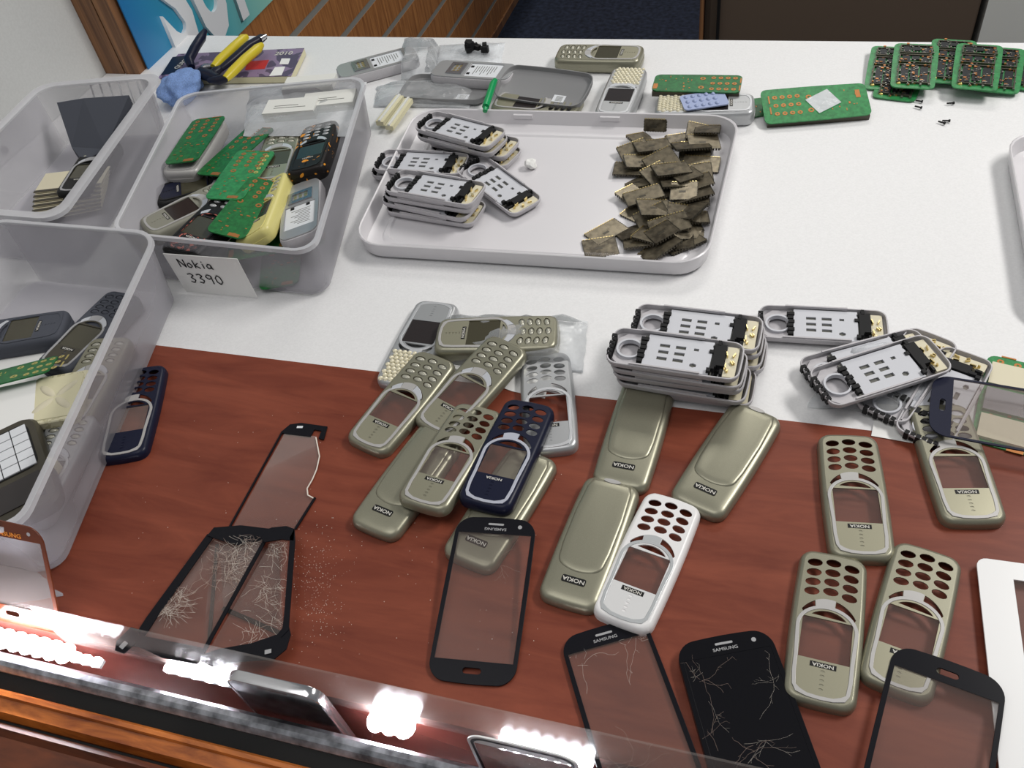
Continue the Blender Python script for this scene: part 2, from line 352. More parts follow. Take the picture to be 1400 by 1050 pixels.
# ================================================================ PHONE PARTS
def front_cover(name, m, face, ring, window='pane', keys=None, brow=None, holes=True, plate='plate_black', txt=True, base=True):
    t = empty(name)
    W_, L_ = 44.5, 112
    lv = lambda d, z, r=8: (warp(rrect(W_-2*d, L_-2*d, r-d*.6), bulge=1.5, bow=1.4), z)
    # shell: skirt as a loft open at the top, then pierced top plate
    vs, fs = loft([lv(1.4, 0), lv(.2, 0), lv(0, 3), lv(.3, 5.5), lv(1.3, 7.6), lv(2.7, 8.6), lv(3.6, 8.9), lv(3.6, 8.1), lv(2.2, 6.5), lv(1.4, 3), lv(1.4, 0)], False, False)
    mesh('skirt', vs, fs, m, t, 50)
    hs = []
    kp = [(x, y - (2.0 if x == 0 else 0)) for y in (-46, -38, -30.3, -22.8) for x in (-12.2, 0, 12.2)]
    for x, y in kp: hs.append(ell(x, y, 5.1, 3.05, 14, R(-9 if x < 0 else 9 if x > 0 else 0)))
    def sector(a0, a1, e0, e1, n=8):
        A = [R(a0+(a1-a0)*k/n) for k in range(n+1)]
        return [(e1[0]*cos(a), 4+e1[1]*sin(a)) for a in A]+[(e0[0]*cos(a), 4+e0[1]*sin(a)) for a in reversed(A)]
    E1, E0 = (20.2, 22.5), (18.4, 15.8)
    hs.append(sector(-150, -102, E0, E1)); hs.append(sector(-62, -32, E0, E1))
    big = [(x*1.0, y) for x, y in rect(-16, -3, 16, 27)]
    cres = [(14*cos(R(a)), 2+11.5*sin(R(a))) for a in range(-148, -31, 12)]
    plate_holes = hs + [cres, big, ]
    slots = [ell(0, y, 1.5, .85, 8) for y in (34.5, 37.6, 40.7, 43.8, 46.9)]
    cut('key_plate', [lv(3.5, 0)[0]]+plate_holes, 7.9, 8.9, m, t)
    # ring: arch plus band down to the earpiece end
    outer = [(19.6*cos(R(a)), 4+19.5*sin(R(a))) for a in range(180, 361, 10)]
    def band(d):
        up = [((19.9-d)*cos(R(a)), 4+(17.2-d)*sin(R(a))) for a in range(180, 361, 10)]
        dn = [(19.9-d-1.2, 26), (18.6-d, 38), (17.6-d, 47), (15-d, 51.5-d), (8, 53.4-d), (0, 53.9-d), (-8, 53.4-d), (-15+d, 51.5-d), (-17.6+d, 47), (-18.6+d, 38), (-18.7+d, 26)]
        return up+dn
    cut('trim_ring', [band(0), band(2.5)], 8.6, 9.6, ring, t, .25)
    cut('face_plate', [band(2.6), cres, big]+slots, 8.7, 9.2, face, t)
    cut('menu_bridge', [sector(-101, -63, E0, E1)], 8.8, 9.4, brow or ring, t)
    MB().box(-2.2, 33, 8.3, 2.2, 48.4, 8.6).put('speaker_backing', 'plate_black', t)
    if window: MB().box(-15.9, -2.9, 8.4, 15.9, 26.9, 8.75).put('window_pane', window, t)
    if txt:
        p = MB().box(-8.2, 28.6, 9.2, 8.2, 32.2, 9.35).put('name_plate', plate, t)
        text('lettering', 'NOKIA', 3.4, (0, 30.4, 9.4), 'letter', p, ext=.03, sx=1.25, off=.05)
    if keys:
        for x, y in kp: MB().dome(x, y, 8.0, 4.4, 2.5, 1.8, 12, R(-9 if x < 0 else 9 if x > 0 else 0)).put('key', keys, t, 60)
        for s in (0, 1): cut('soft_key', [[(x*.96, y*.98) for x, y in sector(*((-149, -103) if not s else (-61, -33)), E0, E1)]], 8.2, 9.7, 'brow', t, .2)
    return t
def back_cover(name, m, txt=True):
    t = empty(name); W_, L_ = 44.5, 112
    lv = lambda d, z, r=8: (warp(rrect(W_-2*d, L_-2*d, r-d*.4), bulge=1.5, bow=1.4), z)
    vs, fs = loft([lv(1, 0), lv(0, 1), lv(.1, 4.5), lv(.8, 7), lv(2.2, 8.6), lv(4.2, 9.4), lv(8, 9.9), lv(14, 10.2)], True, True)
    mesh('shell', vs, fs, m, t, 60)
    # raised battery door with a curved lower edge
    def door(d):
        p = [(-15.5+d, -53+d), (15.5-d, -53+d), (17.8-d, -45), (19.2-d, -20), (18.8-d, 10), (17.6-d, 21)]
        p += [((17.2-d)*cos(R(a)), 22+(9.5-d)*sin(R(a))) for a in range(10, 171, 16)]
        return p+[(-17.6+d, 21), (-18.8+d, 10), (-19.2+d, -20), (-17.8+d, -45)]
    vs, fs = loft([(door(0), 8.0), (door(.4), 9.9), (door(1.2), 10.7), (door(2.6), 11.1), (door(7), 11.4)], True, True)
    mesh('battery_door', vs, fs, m, t, 50)
    vs, fs = loft([(ell(0, -53.3, 7, 2.1), 10.2), (ell(0, -53.3, 6.8, 1.9), 11.3)]); mesh('thumb_notch', vs, fs, 'ring_grey', t)
    if txt:
        p = cut('name_plate', [[(x, y+38) for x, y in rrect(18, 5.6, 1.4, 3, 2)]], 9.9, 10.6, 'plate_black', t)
        text('lettering', 'NOKIA', 4.4, (0, 38, 10.7), 'letter', p, ext=.04, sx=1.2, off=.06)
    return t
def full_phone(name, m, face, ring, pad='key', screen='lcd', keymat='key'):
    """complete handset: rear body, front cover, keys, screen"""
    t = front_cover(name, m, face, ring, window=None, keys=keymat)
    for c in t.children: c.location.z = 9*K
    lv = lambda d, z, r=9: (warp(rrect(44.5-2*d, 112-2*d, r-d*.6)), z)
    vs, fs = loft([lv(3.5, 0), lv(1.2, 1.2), lv(.2, 4), lv(.2, 8.9), lv(2.5, 9.2), lv(3.0, 16.3)]); mesh('rear_body', vs, fs, m, t, 40)
    MB().box(-16, -3, 16.4, 16, 27, 17.4).put('screen', screen, t)
    return t
def chassis(name):
    t = empty(name); W_, L_ = 42.5, 107
    lv = lambda d, z, r=8: (warp(rrect(W_-2*d, L_-2*d, r-d*.6), 107, 42.5, .8, 1.2), z)
    vs, fs = loft([lv(4.5, 0), lv(2.8, 2.5), lv(.4, 5.5), lv(0, 8.2), lv(.3, 9.0), lv(1.3, 9.0), lv(1.5, 4), lv(1.5, 3)], True, False)
    mesh('frame', vs, fs, 'chassis', t, 18)
    y = lambda f: 53-106*f
    # raised rails along the long sides
    MB().box(-20.9, y(.72), 8, -19.4, y(.18), 10.6).put('side_rail', 'chassis', t); MB().box(19.4, y(.70), 8, 20.9, y(.20), 10.6).put('side_rail', 'chassis', t)
    sl = [rect(x-1.8, y(f)-4.2, x+1.8, y(f)+4.2) for f in (.41, .535) for x in (-7.5, 0, 7.5)]+[rect(6, y(.655)-2, 9, y(.655)+2), ell(-10.5, y(.655), 2.5, 3.1, 6)]
    MB().box(-18, y(.80), 4.6, 18, y(.24), 6).put('slot_backing', 'slot_grey', t)
    cut('floor_plate', [rect(-18.6, y(.78), 18.6, y(.27))]+sl, 6.2, 7.6, 'chassis_floor', t)
    cut('speaker_plate', [lv(1.6, 0)[0][:0] or [(-19, y(.255)), (19, y(.255)), (19, y(.1)), (12, y(.03)), (-12, y(.03)), (-19, y(.1))], [(p[0]*1.0, p[1]) for p in ell(0, y(.145), 11, 8.4, 18)]], 3, 4.6, 'chassis', t)
    MB().ring(0, y(.145), 3, 9.5, 11.3, 4.2, 20).put('speaker_well', 'chassis_floor', t, 30)
    m_ = MB()
    for k in range(6): m_.box(-15+k*5, y(.245)-2.2-(k % 2)*1.1, 5, -11.4+k*5, y(.245)+2.0+(k % 3)*.6, 9)
    m_.put('black_connector', 'rubber', t)
    m_ = MB()
    for k in range(6): m_.box(-13+k*4.4, y(.02), 2.5, -9.6+k*4.4, y(-.012)+(k % 2)*.9, 9.4)
    m_.put('end_connector', 'rubber', t)
    rnd = random.Random(3); m_ = MB()
    m_.box(-8, y(.88), 4.2, 16, y(.79), 9.2)
    for k in range(9): a, b = rnd.uniform(-18, 15), rnd.uniform(y(.88), y(.78)); m_.box(a, b, 4, a+rnd.uniform(2, 6), b+rnd.uniform(1.5, 4), rnd.uniform(7, 11))
    m_.put('keypad_socket', 'rubber', t)
    m_ = MB()
    for k in range(7): a, b = rnd.uniform(-14, 12), rnd.uniform(y(.965), y(.89)); m_.box(a, b, 5, a+rnd.uniform(2, 5), b+.9, rnd.uniform(7, 10), rnd.uniform(-.8, .8))
    m_.put('gold_contacts', 'gold', t)
    MB().box(-17, y(.975), 3, 17, y(.885), 6.5).put('contact_bed', 'cream', t)
    return t
def pcb_outline(W_, L_):
    p = rrect(W_, L_, 7, 4, 5)
    return [(x*(1-.0012*max(0, y)), y) for x, y in p]
def keypad_board(name, m='pcb', W_=41, L_=104, pads='copper', gold=0):
    t = empty(name)
    cut('board', [pcb_outline(W_, L_), rect(-16, 50.8, -10, 60), rect(9, 50.9, 15, 60)][:1], 0, 1.4, m, t)
    m_ = MB()
    for i, yy in enumerate((-44, -35.5, -27, -18.5)):
        for x in (-13, 0, 13): m_.ring(x, yy, 1.4, 1.1, 2.9, .3, 10)
    for x in (-10, 11): m_.ring(x, -6, 1.4, 1.6, 3.4, .3, 10)
    rnd = random.Random(5)
    for k in range(16): a, b = rnd.uniform(-17, 14), rnd.uniform(4, 48); m_.box(a, b, 1.4, a+rnd.uniform(1, 4), b+rnd.uniform(.7, 2), 1.7)
    m_.box(-16, -51.5, 1.4, -4, -50, 1.8).box(2, -51.5, 1.4, 13, -50, 1.8).box(-15, 46, 1.4, -3, 51, 1.75)
    stuff(m_.put('contact_pads', pads, t))
    if gold:
        for k in range(5): MB().ring(-16.5, -40+k*9, 1.5, 1.0, 2.7, .4).put('gold_ring', 'ring_gold', t)
    return t
def chip_board(name, L_=94):
    t = empty(name); W_ = 50
    cut('board', [pcb_outline(W_, L_)], 0, 1.4, 'pcb_light', t)
    rnd = random.Random(11)
    h = L_/2
    for i, (a, b) in enumerate(((-h+7, -h+24), (-h+27, -h+44), (-h+48, h-8))):
        cut('shield_fence', [rect(-18, a, 18, b), rect(-16.6, a+1.4, 16.6, b-1.4)], 1.4, 4, 'shield_dark', t)
        for j in range(3): MB().box(-15+j*10.5, a+3, 1.4, -6.5+j*10.5, b-3-(j % 2)*4, 2.8+.4*j).put('chip', 'chip', t)
    m_ = MB()
    for k in range(130): a, b = rnd.uniform(-20, 18), rnd.uniform(-h+4, h-6); m_.box(a, b, 1.4, a+rnd.uniform(.8, 2.4), b+rnd.uniform(.6, 1.8), rnd.uniform(2.4, 4.6))
    stuff(m_.put('solder_parts', 'solder', t)); q = MB()
    for k in range(40): a, b = rnd.uniform(-20, 17), rnd.uniform(-h+3, h-6); q.box(a, b, 1.4, a+rnd.uniform(1.5, 3.4), b+rnd.uniform(1, 2.4), rnd.uniform(2.4, 4.8))
    stuff(q.put('copper_parts', 'copper', t))
    MB().dome(15, h-9, 1.4, 3, 3, 2.2, 12).put('brass_button', 'ring_gold', t, 60)
    return t
def open_back(name):      # phone seen from behind with the battery out
    t = empty(name)
    lv = lambda d, z, r=9: (warp(rrect(44-2*d, 110-2*d, r-d*.6)), z)
    vs, fs = loft([lv(1.5, 0), lv(0, 2), lv(0, 10), lv(1, 13), lv(2, 13.6)]); mesh('body', vs, fs, 'chassis', t, 40)
    cut('back_frame', [lv(1.8, 0)[0], rect(-17, -8, 17, 38)], 13.5, 15, 'silver', t, .2)
    p = MB().box(-16.5, -7, 13.5, 16.5, 37.5, 13.9).put('battery_label', 'label_white', t)
    q = MB()
    for k in range(9): q.box(-12+(k % 2), 2+k*3.4, 13.9, 10-(k % 3)*4, 2.9+k*3.4, 14.0)
    q.put('label_print', 'slot_grey', p)
    for x in (-9, 0, 9): MB().box(x-2, -6 if x else -14, 13.9, x+2, -2 if x else -11, 14.6).put('contact_pad', 'rubber', t)
    s = cut('sim_holder', [rect(-14, -34, 14, -12), rect(-9, -29, 9, -17)], 14.9, 16.6, 'steel', t)
    q = MB()
    for k in range(6): q.box(-7.5+(k % 3)*6, -27+(k//3)*6, 14.9, -4.5+(k % 3)*6, -23.5+(k//3)*6, 15.8)
    q.put('sim_contacts', 'gold', s)
    MB().box(-14, -56, 5, 14, -53, 13).put('end_connector', 'rubber', t)
    return t
def screen_glass(name, m='bezel_black', W_=61, L_=124, pane='pane', textm='bezel_grey', cracks=0, seed=1, crackm='crack_dim', brand=True, side=2.7, thick=1.2):
    """smartphone front glass: printed black bezel, clear window; -y end is the bottom with the home button"""
    t = empty(name)
    out = warp(rrect(W_, L_, 12, 7, 4), L_, W_, .6, 1.6)
    inner = rect(-W_/2+side, -L_/2+14.5, W_/2-side, L_/2-12)
    btn = rrect(13, 4.2, 2, 3, 2); btn = [(x, y-L_/2+7.5) for x, y in btn]
    cut('bezel', [out, inner, btn], 0, thick, m, t, .15)
    MB().box(-W_/2+side+.02, -L_/2+14.5, .2, W_/2-side-.02, L_/2-12, thick-.2).put('window_pane', pane, t)
    cut('earpiece_slot', [[(x, y+L_/2-4.2) for x, y in rrect(12, 1.6, .7, 3, 2)]], thick, thick+.08, 'bezel_grey', t)
    if brand: text('lettering', 'SAMSUNG', 3.1, (0, L_/2-8.2, thick+.05), textm, t, ext=.03, sx=1.2, off=.04)
    cut('camera_ring', [ell(W_/2-12, L_/2-5.5, 1.6, 1.6, 12)], thick, thick+.1, 'bezel_grey', t)
    if cracks: crack_lines(cracks, (-W_/2+side, -L_/2+15, W_/2-side, L_/2-12), thick+.05, crackm, t, seed)
    return t
def crack_lines(n, box, z, m, parent, seed, centres=None, wd=.10, name='crack'):
    rnd = random.Random(seed); mb = MB(); x0, y0, x1, y1 = box
    centres = centres or [(rnd.uniform(x0, x1), rnd.uniform(y0, y1)) for _ in range(max(1, n//5))]
    for i in range(n):
        cx_, cy_ = centres[i % len(centres)]; a = rnd.uniform(0, 2*pi); x, y = cx_+rnd.gauss(0, 2), cy_+rnd.gauss(0, 2); w = rnd.uniform(.5, 1)*wd
        for s in range(rnd.randint(3, 9)):
            st = rnd.uniform(2, 5.5); nx, ny = x+st*cos(a), y+st*sin(a); a += rnd.uniform(-.5, .5)
            if not (x0 < nx < x1 and y0 < ny < y1): break
            mb.bar((x, y, z), (nx, ny, z), w, .05); x, y = nx, ny
            if rnd.random() < .3:
                b = a+rnd.choice((-1, 1))*rnd.uniform(.4, 1.1); mb.bar((x, y, z), (x+st*cos(b)*.8, y+st*sin(b)*.8, z), w*.7, .05)
    if mb.v: stuff(mb.put(name, m, parent))

# ================================================================ QUAD CONTAINERS (bins, trays)
def qmap(q, pts):
    """pts in unit square -> bilinear in quad BL,BR,FR,FL (world mm)"""
    BL, BR, FR, FL = [Vector((p[0], p[1])) for p in q]
    return [tuple((FL*(1-u)+FR*u)*(1-v)+(BL*(1-u)+BR*u)*v) for u, v in pts]
def qring(q, inset, r):
    w = (Vector(q[1][:2])-Vector(q[0][:2])).length; l = (Vector(q[1][:2])-Vector(q[2][:2])).length
    return qmap(q, [((x+w/2)/w, (y+l/2)/l) for x, y in rrect(w-2*inset, l-2*inset, r, 6, 8)])
def bin_(label, q, H, r=22, taper=9, lip=2.5, extra=(0, 0)):
    t = empty('storage_bin', (0, 0, 0)); tag(t, label, 'bin', None)
    def L(i, rr, z): return ([(x, y) for x, y in qring(q, i, rr)], z)
    def B(i, rr, z): return ([(x+extra[0], y+extra[1]) for x, y in qring(q, i, rr)], z)
    vs, fs = loft([B(taper, r, 0.3), B(taper-3, r, 4), L(1.5, r, H-3)], True, False); mesh('outer_wall', vs, fs, 'frost', t, 40)
    vs, fs = loft([B(taper+2, r-3, 2.5), B(taper+1, r-3, 5), L(3, r, H-3)], True, False); mesh('inner_wall', vs, fs, 'frost', t, 40)
    vs, fs = loft([L(3, r, H-3), L(3, r, H-.5), L(2.4, r, H), L(-lip, r+3, H), L(-lip-.8, r+3, H-4), L(-lip+.2, r+3, H-4), L(-lip+.6, r+3, H-1.5), L(1.5, r, H-3)], False, False); mesh('rim', vs, fs, 'frost_rim', t, 40)
    return t
qA = [(-935,850), (-778,882), (-726,592), (-905,592)]
qB = [(-730,856), (-498,910), (-420,577), (-655,583)]
qC = [(-800,577), (-591,577), (-500,232), (-770,232)]
bin_('translucent plastic bin at the upper left against the wall, holding a black pouch', qA, 77, lip=8)
binB = bin_('translucent middle bin heaped with green boards and phones, hand-lettered card in front', qB, 68, extra=(0, 2), lip=1.5)
binC = bin_('translucent bin nearest the camera at the left edge, overlapping the brown board', qC, 77, lip=1.5)
for i in range(7): MB().bar(at(125+i*13, 110+i*.3, 74)-Vector((0, 4, 0)), at(133+i*13, 140, 50)-Vector((0, 2, 0)), 2, 2).put('rib', 'frost_rim', COL.objects['storage_bin'])
# card on the middle bin
cd = empty('name_card', (-500, 571, 38)); tag(cd, 'white card hand-lettered in black taped to the front of the middle bin', 'card')
cd.rotation_euler = (R(90+5), 0, R(1))
MB().box(-88, -36, -1, -3, 19, -.4).put('card', 'paper', cd)
def stroke(pts, parent, wd=1.3):
    m_ = MB()
    for a, b in zip(pts, pts[1:]): m_.bar((*a, 0), (*b, 0), wd, .3)
    return m_
def handwriting(chars, x, y, s, parent):
    G = {'N': [[(0,0),(0,1),(.6,0),(.6,1)]], 'o': [[(.5,.3),(.3,.6),(.05,.4),(.05,.1),(.3,0),(.5,.2),(.5,.3)]], 'k': [[(0,0),(0,1)],[(.45,.65),(0,.3),(.5,0)]],
         'i': [[(.1,0),(.1,.6)],[(.1,.8),(.12,.88)]], 'a': [[(.5,.5),(.25,.62),(.03,.35),(.1,.03),(.4,.1),(.5,.5),(.5,0),(.6,.05)]],
         '3': [[(0,.9),(.3,1),(.5,.8),(.2,.55),(.5,.3),(.3,0),(0,.1)]], '9': [[(.5,.9),(.2,1),(0,.75),(.2,.5),(.5,.65),(.5,.9),(.45,0)]], '0': [[(.3,1),(.05,.7),(.05,.25),(.3,0),(.55,.3),(.5,.8),(.3,1)]]}
    m_ = MB()
    for c in chars:
        for st in G[c]:
            for a, b in zip(st, st[1:]): m_.bar((x+a[0]*s, y+a[1]*s, 0), (x+b[0]*s, y+b[1]*s, 0), 1.1, .3)
        x += s*(.45 if c == 'i' else .8)
    m_.put('handwriting', 'ink', parent)
handwriting('Nokia', -75, 2, 11, cd); handwriting('3390', -73, -20, 13, cd)

def tray(label, q, H=20):
    t = empty('white_tray'); tag(t, label, 'tray', None)
    L = lambda i, rr, z: (qring(q, i, rr), z)
    vs, fs = loft([L(6, 28, .2), L(3, 30, 4), L(0, 34, H), L(1, 34, H+.8), L(2.5, 33, H), L(7, 28, 5), L(14, 24, 2.6), L(22, 20, 2.4), L(24, 20, 4.2), L(28, 18, 4.2), L(30, 17, 2.4)], True, True)
    mesh('tray_body', vs, fs, 'tray_white', t, 35)
    for u in (.35, .62):
        for v in (.015, .985):
            c = qmap(q, [(u-.03, v), (u+.03, v)])
            MB().bar((*c[0], 12), (*c[1], 12), 5, 5).put('lid_clip', 'tray_white', t)
    return t
qT = [(-446,922), (-50,928), (-57,660), (-425,650)]
tray('large shallow white plastic tray holding chassis piles and metal shields', qT)
tray('second white tray cut off at the right edge of the photo', [(221,912), (560,918), (560,640), (221,634)])

# ================================================================ COVERS ON THE BROWN BOARD
fc = front_cover('phone_front_cover', 'champagne', 'champagne_face', 'ring_grey')
FC = 'front covers without keys'
def place(o, label, cat, far, near, z=0, h=0, tilt=(0,0), group=None, lift=0):
    tag(o, label, cat, group); return put(o, far, near, z, h, tilt, lift)
place(fc, 'champagne phone front cover without keys beside the white tablet bezel, partly under glass', 'phone cover', (1269,756), (1222,945), 0, 5, group=FC)
for lab, far, near, z, tl in (
    ('champagne front cover without keys, directly right of the black cracked screen', (1140,764), (1119,962), 0, (0,0)),
    ('champagne front cover without keys standing alone below the white paper slip', (1158,601), (1179,762), 0, (0,0)),
    ('keyless champagne front cover under the navy end of a clear glass', (1282,562), (1331,710), 0, (0,0)),
    ('champagne front cover without keys lying across a back cover, left of the navy cover', (657,556), (575,698), 9, (3,0))):
    place(dup(fc), lab, 'phone cover', far, near, z, 5, tl, FC)
fk = front_cover('phone_front_cover', 'champagne', 'champagne_face', 'ring_grey', keys='key')
FK = 'front covers with keys'
place(fk, 'champagne front cover with keys, leftmost phone part on the brown board', 'phone cover', (599,494), (499,608), 3, 5, (-3,0), group=FK)
place(dup(fk), 'champagne front cover with keys between the leftmost cover and the silver one', 'phone cover', (692,482), (596,577), 8, 5, (-5,0), FK)
place(front_cover('phone_front_cover', 'silver', 'silver', 'silver_ring', window=None, brow='silver'), 'silver grey front cover, window missing, partly under the navy cover', 'phone cover', (745,489), (754,616), 0, 5)
place(front_cover('phone_front_cover', 'navy', 'navy', 'navy_ring', brow='navy_ring', plate='navy'), 'dark navy blue front cover with a light grey ring', 'phone cover', (724,556), (663,690), 11, 5, (2,0))
place(front_cover('phone_front_cover', 'white_cover', 'white_face', 'white_ring', brow='white_ring'), 'white phone front cover without keys with grey ring', 'phone cover', (922,686), (847,852), 0, 5)
bc = back_cover('phone_back_cover', 'champagne'); BC = 'back covers'
place(bc, 'champagne back cover touching the chassis stack at its upper end', 'phone cover', (888,528), (846,665), 0, 5, group=BC)
for lab, far, near, z in (('champagne back cover, furthest right, upper right of the white front cover', (1034,566), (951,694), 0),
    ('champagne back cover left of the white front cover, lying below another back cover', (838,664), (775,824), 0),
    ('champagne back cover mostly hidden under a keyless champagne front cover', (602,598), (516,716), 0),
    ('champagne back cover under the navy cover and the clear screen glass', (727,630), (642,762), 0)):
    place(dup(bc), lab, 'phone cover', far, near, z, 5, (0,0), BC)

# ================================================================ CHASSIS FRAMES
ch = chassis('phone_chassis'); first = [True]
def chas(label, e1, e2, z, tilt=(0,0), h=9, group=None):
    o = ch if first[0] else dup(ch); first[0] = False
    return place(o, label, 'phone chassis', e2, e1, z, h, tilt, group)
n_word = ['bottom', 'second from the bottom', 'third from the bottom', 'fourth from the bottom']
def stack(labels, e1, e2, ztop, pitch, offs, group):
    a, b = at(*e1, ztop+9), at(*e2, ztop+9)
    for i, lab in enumerate(labels):
        global ch
        o = ch if first[0] else dup(ch); first[0] = False; tag(o, lab, 'phone chassis', group)
        c = (a+b)/2; d = a-b; z = ztop-i*pitch; ox, oy, da = offs[i]
        o.location = ((c.x+ox)*K, (c.y+oy)*K, z*K); o.rotation_euler = (0, 0, math.atan2(d.y, d.x)-pi/2+R(da))
stack(['grey chassis on top of the front pile in the white tray', 'grey chassis second in the front pile in the white tray', 'grey chassis third in the front pile in the white tray', 'grey chassis at the bottom of the front pile in the white tray'],
    (531,244), (660,266), 30.6, 9.3, [(0,0,0),(-4,3,1),(-9,2,-2),(-5,2,2)], 'chassis in the front tray pile')
stack(['grey chassis on top of the rear left pair in the white tray', 'grey chassis under the rear left pair in the white tray'], (513,217), (640,224), 12.2, 9.5, [(0,0,0),(-6,3,3)], 'chassis in the left tray pair')
stack(['grey chassis on top of the rear pile in the white tray', 'grey chassis second in the rear pile in the white tray', 'grey chassis third in the rear pile, its end sticking out right', 'grey chassis at the bottom of the rear pile in the white tray'],
    (570,160), (690,192), 30.6, 9.3, [(0,0,0),(1,0,2),(12,6,5),(14,3,3)], 'chassis in the rear tray pile')
chas('single grey chassis slanting down off the piles in the white tray', (630,218), (735,286), 8, (5,0))
W5 = ['on top', 'second from the top', 'in the middle', 'fourth from the top', 'at the bottom']
stack(['grey chassis %s of the front stack above the brown board' % w for w in W5], (837,470), (1012,494), 37.6, 9.4, [(0,0,0),(3,1,-1),(4,4,1),(7,3,-1),(12,7,1)], 'chassis in the stack touching the brown board')
stack(['grey chassis %s of the rear stack behind the front stack' % w for w in ['on top', 'second from the top', 'third from the top', 'at the bottom']], (870,436), (1038,456), 28.2, 9.4, [(0,0,0),(2,2,1),(4,0,-1),(6,3,1)], 'chassis in the rear stack on the white table')
chas('single grey chassis lying alone right of the stacks', (1042,438), (1210,447), 0)
chas('grey chassis lying diagonally on top of a clear bag at the right', (1120,530), (1285,478), 14, (0,-4))
chas('grey chassis half hidden under the diagonal one', (1205,560), (1275,462), 0)
chas('grey chassis in a bag lying to the left under the diagonal one', (1110,512), (1265,470), 2)
chas('grey chassis lying upright under the clear glass beside a green board', (1258,600), (1325,482), 0)

# ================================================================ COMPLETE PHONES
def bead(o, box, m='crystal', r=2.8, h=2.0, step=5.0, z=17.6):
    b = MB(); y = box[1]
    i = 0
    while y < box[3]:
        x = box[0]+(i % 2)*step/2
        while x < box[2]: b.dome(x, y, z, r, r, h, 6, rings=1); x += step
        y += step*.88; i += 1
    stuff(b.put('bead_pad', m, o))
fp = full_phone('mobile_phone', 'champagne', 'champagne_face', 'ring_grey')
place(fp, 'champagne keypad phone lying sideways at the back edge of the white table', 'phone', (766,70), (873,72), 0, 18)
place(dup(fp), 'champagne keypad phone sealed in a clear bag in the middle of the white table', 'phone', (752,452), (606,456), 0, 18)
def crystal_phone(far, near, z, label, face='silver'):
    t = full_phone('mobile_phone', 'silver', face, 'silver_ring', screen='lcd_dark')
    bead(t, (-17, -52, 17, -16)); return place(t, label, 'phone', far, near, z, 18)
crystal_phone((862,92), (836,156), 0, 'phone with pearly bead keypad beside the back rim of the tray')
o = front_cover('phone_front_cover', 'silver', 'silver', 'silver_ring', window='lcd_dark', txt=False); bead(o, (-17, -52, 17, -16), z=8.6); place(o, 'silver front cover with pearly bead keypad, half under the bagged phone', 'phone cover', (550,508), (592,426), 0, 9)
crystal_phone((906,142), (1022,140), 0, 'phone with bead keypad lying under a green board behind the tray')
o = empty('rubber_keypad'); place(o, 'pale blue rubber keypad lying on the beaded phone behind the tray', 'keypad', (935,142), (990,134), 20)
cut('sheet', [rrect(34, 52, 5)], 0, 1.5, 'blue_rubber', o)
for yy in (-19, -11, -3, 5, 13):
    for x in (-11, 0, 11): MB().dome(x, yy, 1.5, 3.6, 2.6, 2, 10).put('key', 'blue_rubber', o)
ob = open_back('opened_phone'); OB = 'opened phones with the battery out'
place(ob, 'grey phone back with battery out, partly in a clear bag, furthest left behind the tray', 'phone', (470,96), (560,72), 0, 15, group=OB)
place(dup(ob), 'grey phone back with battery out, lying left of the green stick', 'phone', (598,92), (697,98), 4, 15, group=OB)

# ================================================================ CIRCUIT BOARDS AT THE BACK
kb = keypad_board('circuit_board'); KB = 'green keypad boards'
tag(kb, 'green keypad board lying on the beaded phone behind the tray', 'circuit board'); put(kb, (1010,114), (897,112), 22, 2)
MB().box(-20, -51, -6, 20, 51, -.2).put('shield_frame', 'shield_dark', kb)
k2 = keypad_board('circuit_board', 'pcb_light', 54, 118); tag(k2, 'long green keypad board with a clear film scrap, lying alone at the back', 'circuit board'); put(k2, (1048,145), (1182,134), 12, 2, (0, 14))
MB().box(-25, -56, -7, 25, 57, -.2).put('shield_frame', 'shield_dark', k2)
MB().box(-14, -6, 2, 12, 24, 2.3, .5).put('film_scrap', 'bag', k2)
cb_ = chip_board('circuit_board'); first2 = [True]
def chips(label, far, near, z, tilt=(0,0)):
    o = cb_ if first2[0] else dup(cb_); first2[0] = False
    return place(o, label, 'circuit board', far, near, z, 2, tilt, 'component boards at the back right')
for lab, far, near, z in (('green component board at the left end of the overlapping row', (1222,62), (1210,124), 4),
    ('green component board second from the left in the overlapping row', (1254,54), (1247,126), 14),
    ('green component board in the middle of the row, poking out at the back', (1306,46), (1296,122), 10),
    ('green component board fourth from the left in the row, lying on top', (1340,56), (1332,126), 17),
    ('green component board at the right end of the overlapping row', (1370,62), (1362,128), 7),
    ('green component board lowest in the row, showing under the left end', (1240,84), (1222,133), .4),
    ('green component board cut off by the right edge of the photo', (1428,62), (1402,132), 1)):
    chips(lab, far, near, z, (-4 if z > 2 else 0, 0))
cp2 = keypad_board('circuit_board', 'pcb_light', 46, 100); place(cp2, 'green board under the clear screen glass at the right edge', 'circuit board', (1392,500), (1372,602), 0, 3)
for k in range(3):
    q = [cut('shield_can', [rect(-19, -40+k*30, 19, -15+k*30)], 1.4, 4, 'cream' if k != 1 else 'steel', cp2)]
cpx = keypad_board('circuit_board', 'pcb', 41, 104); place(cpx, 'green board peeking out behind the right end of the tray rim', 'circuit board', (1000,150), (1032,146), 0, 2)
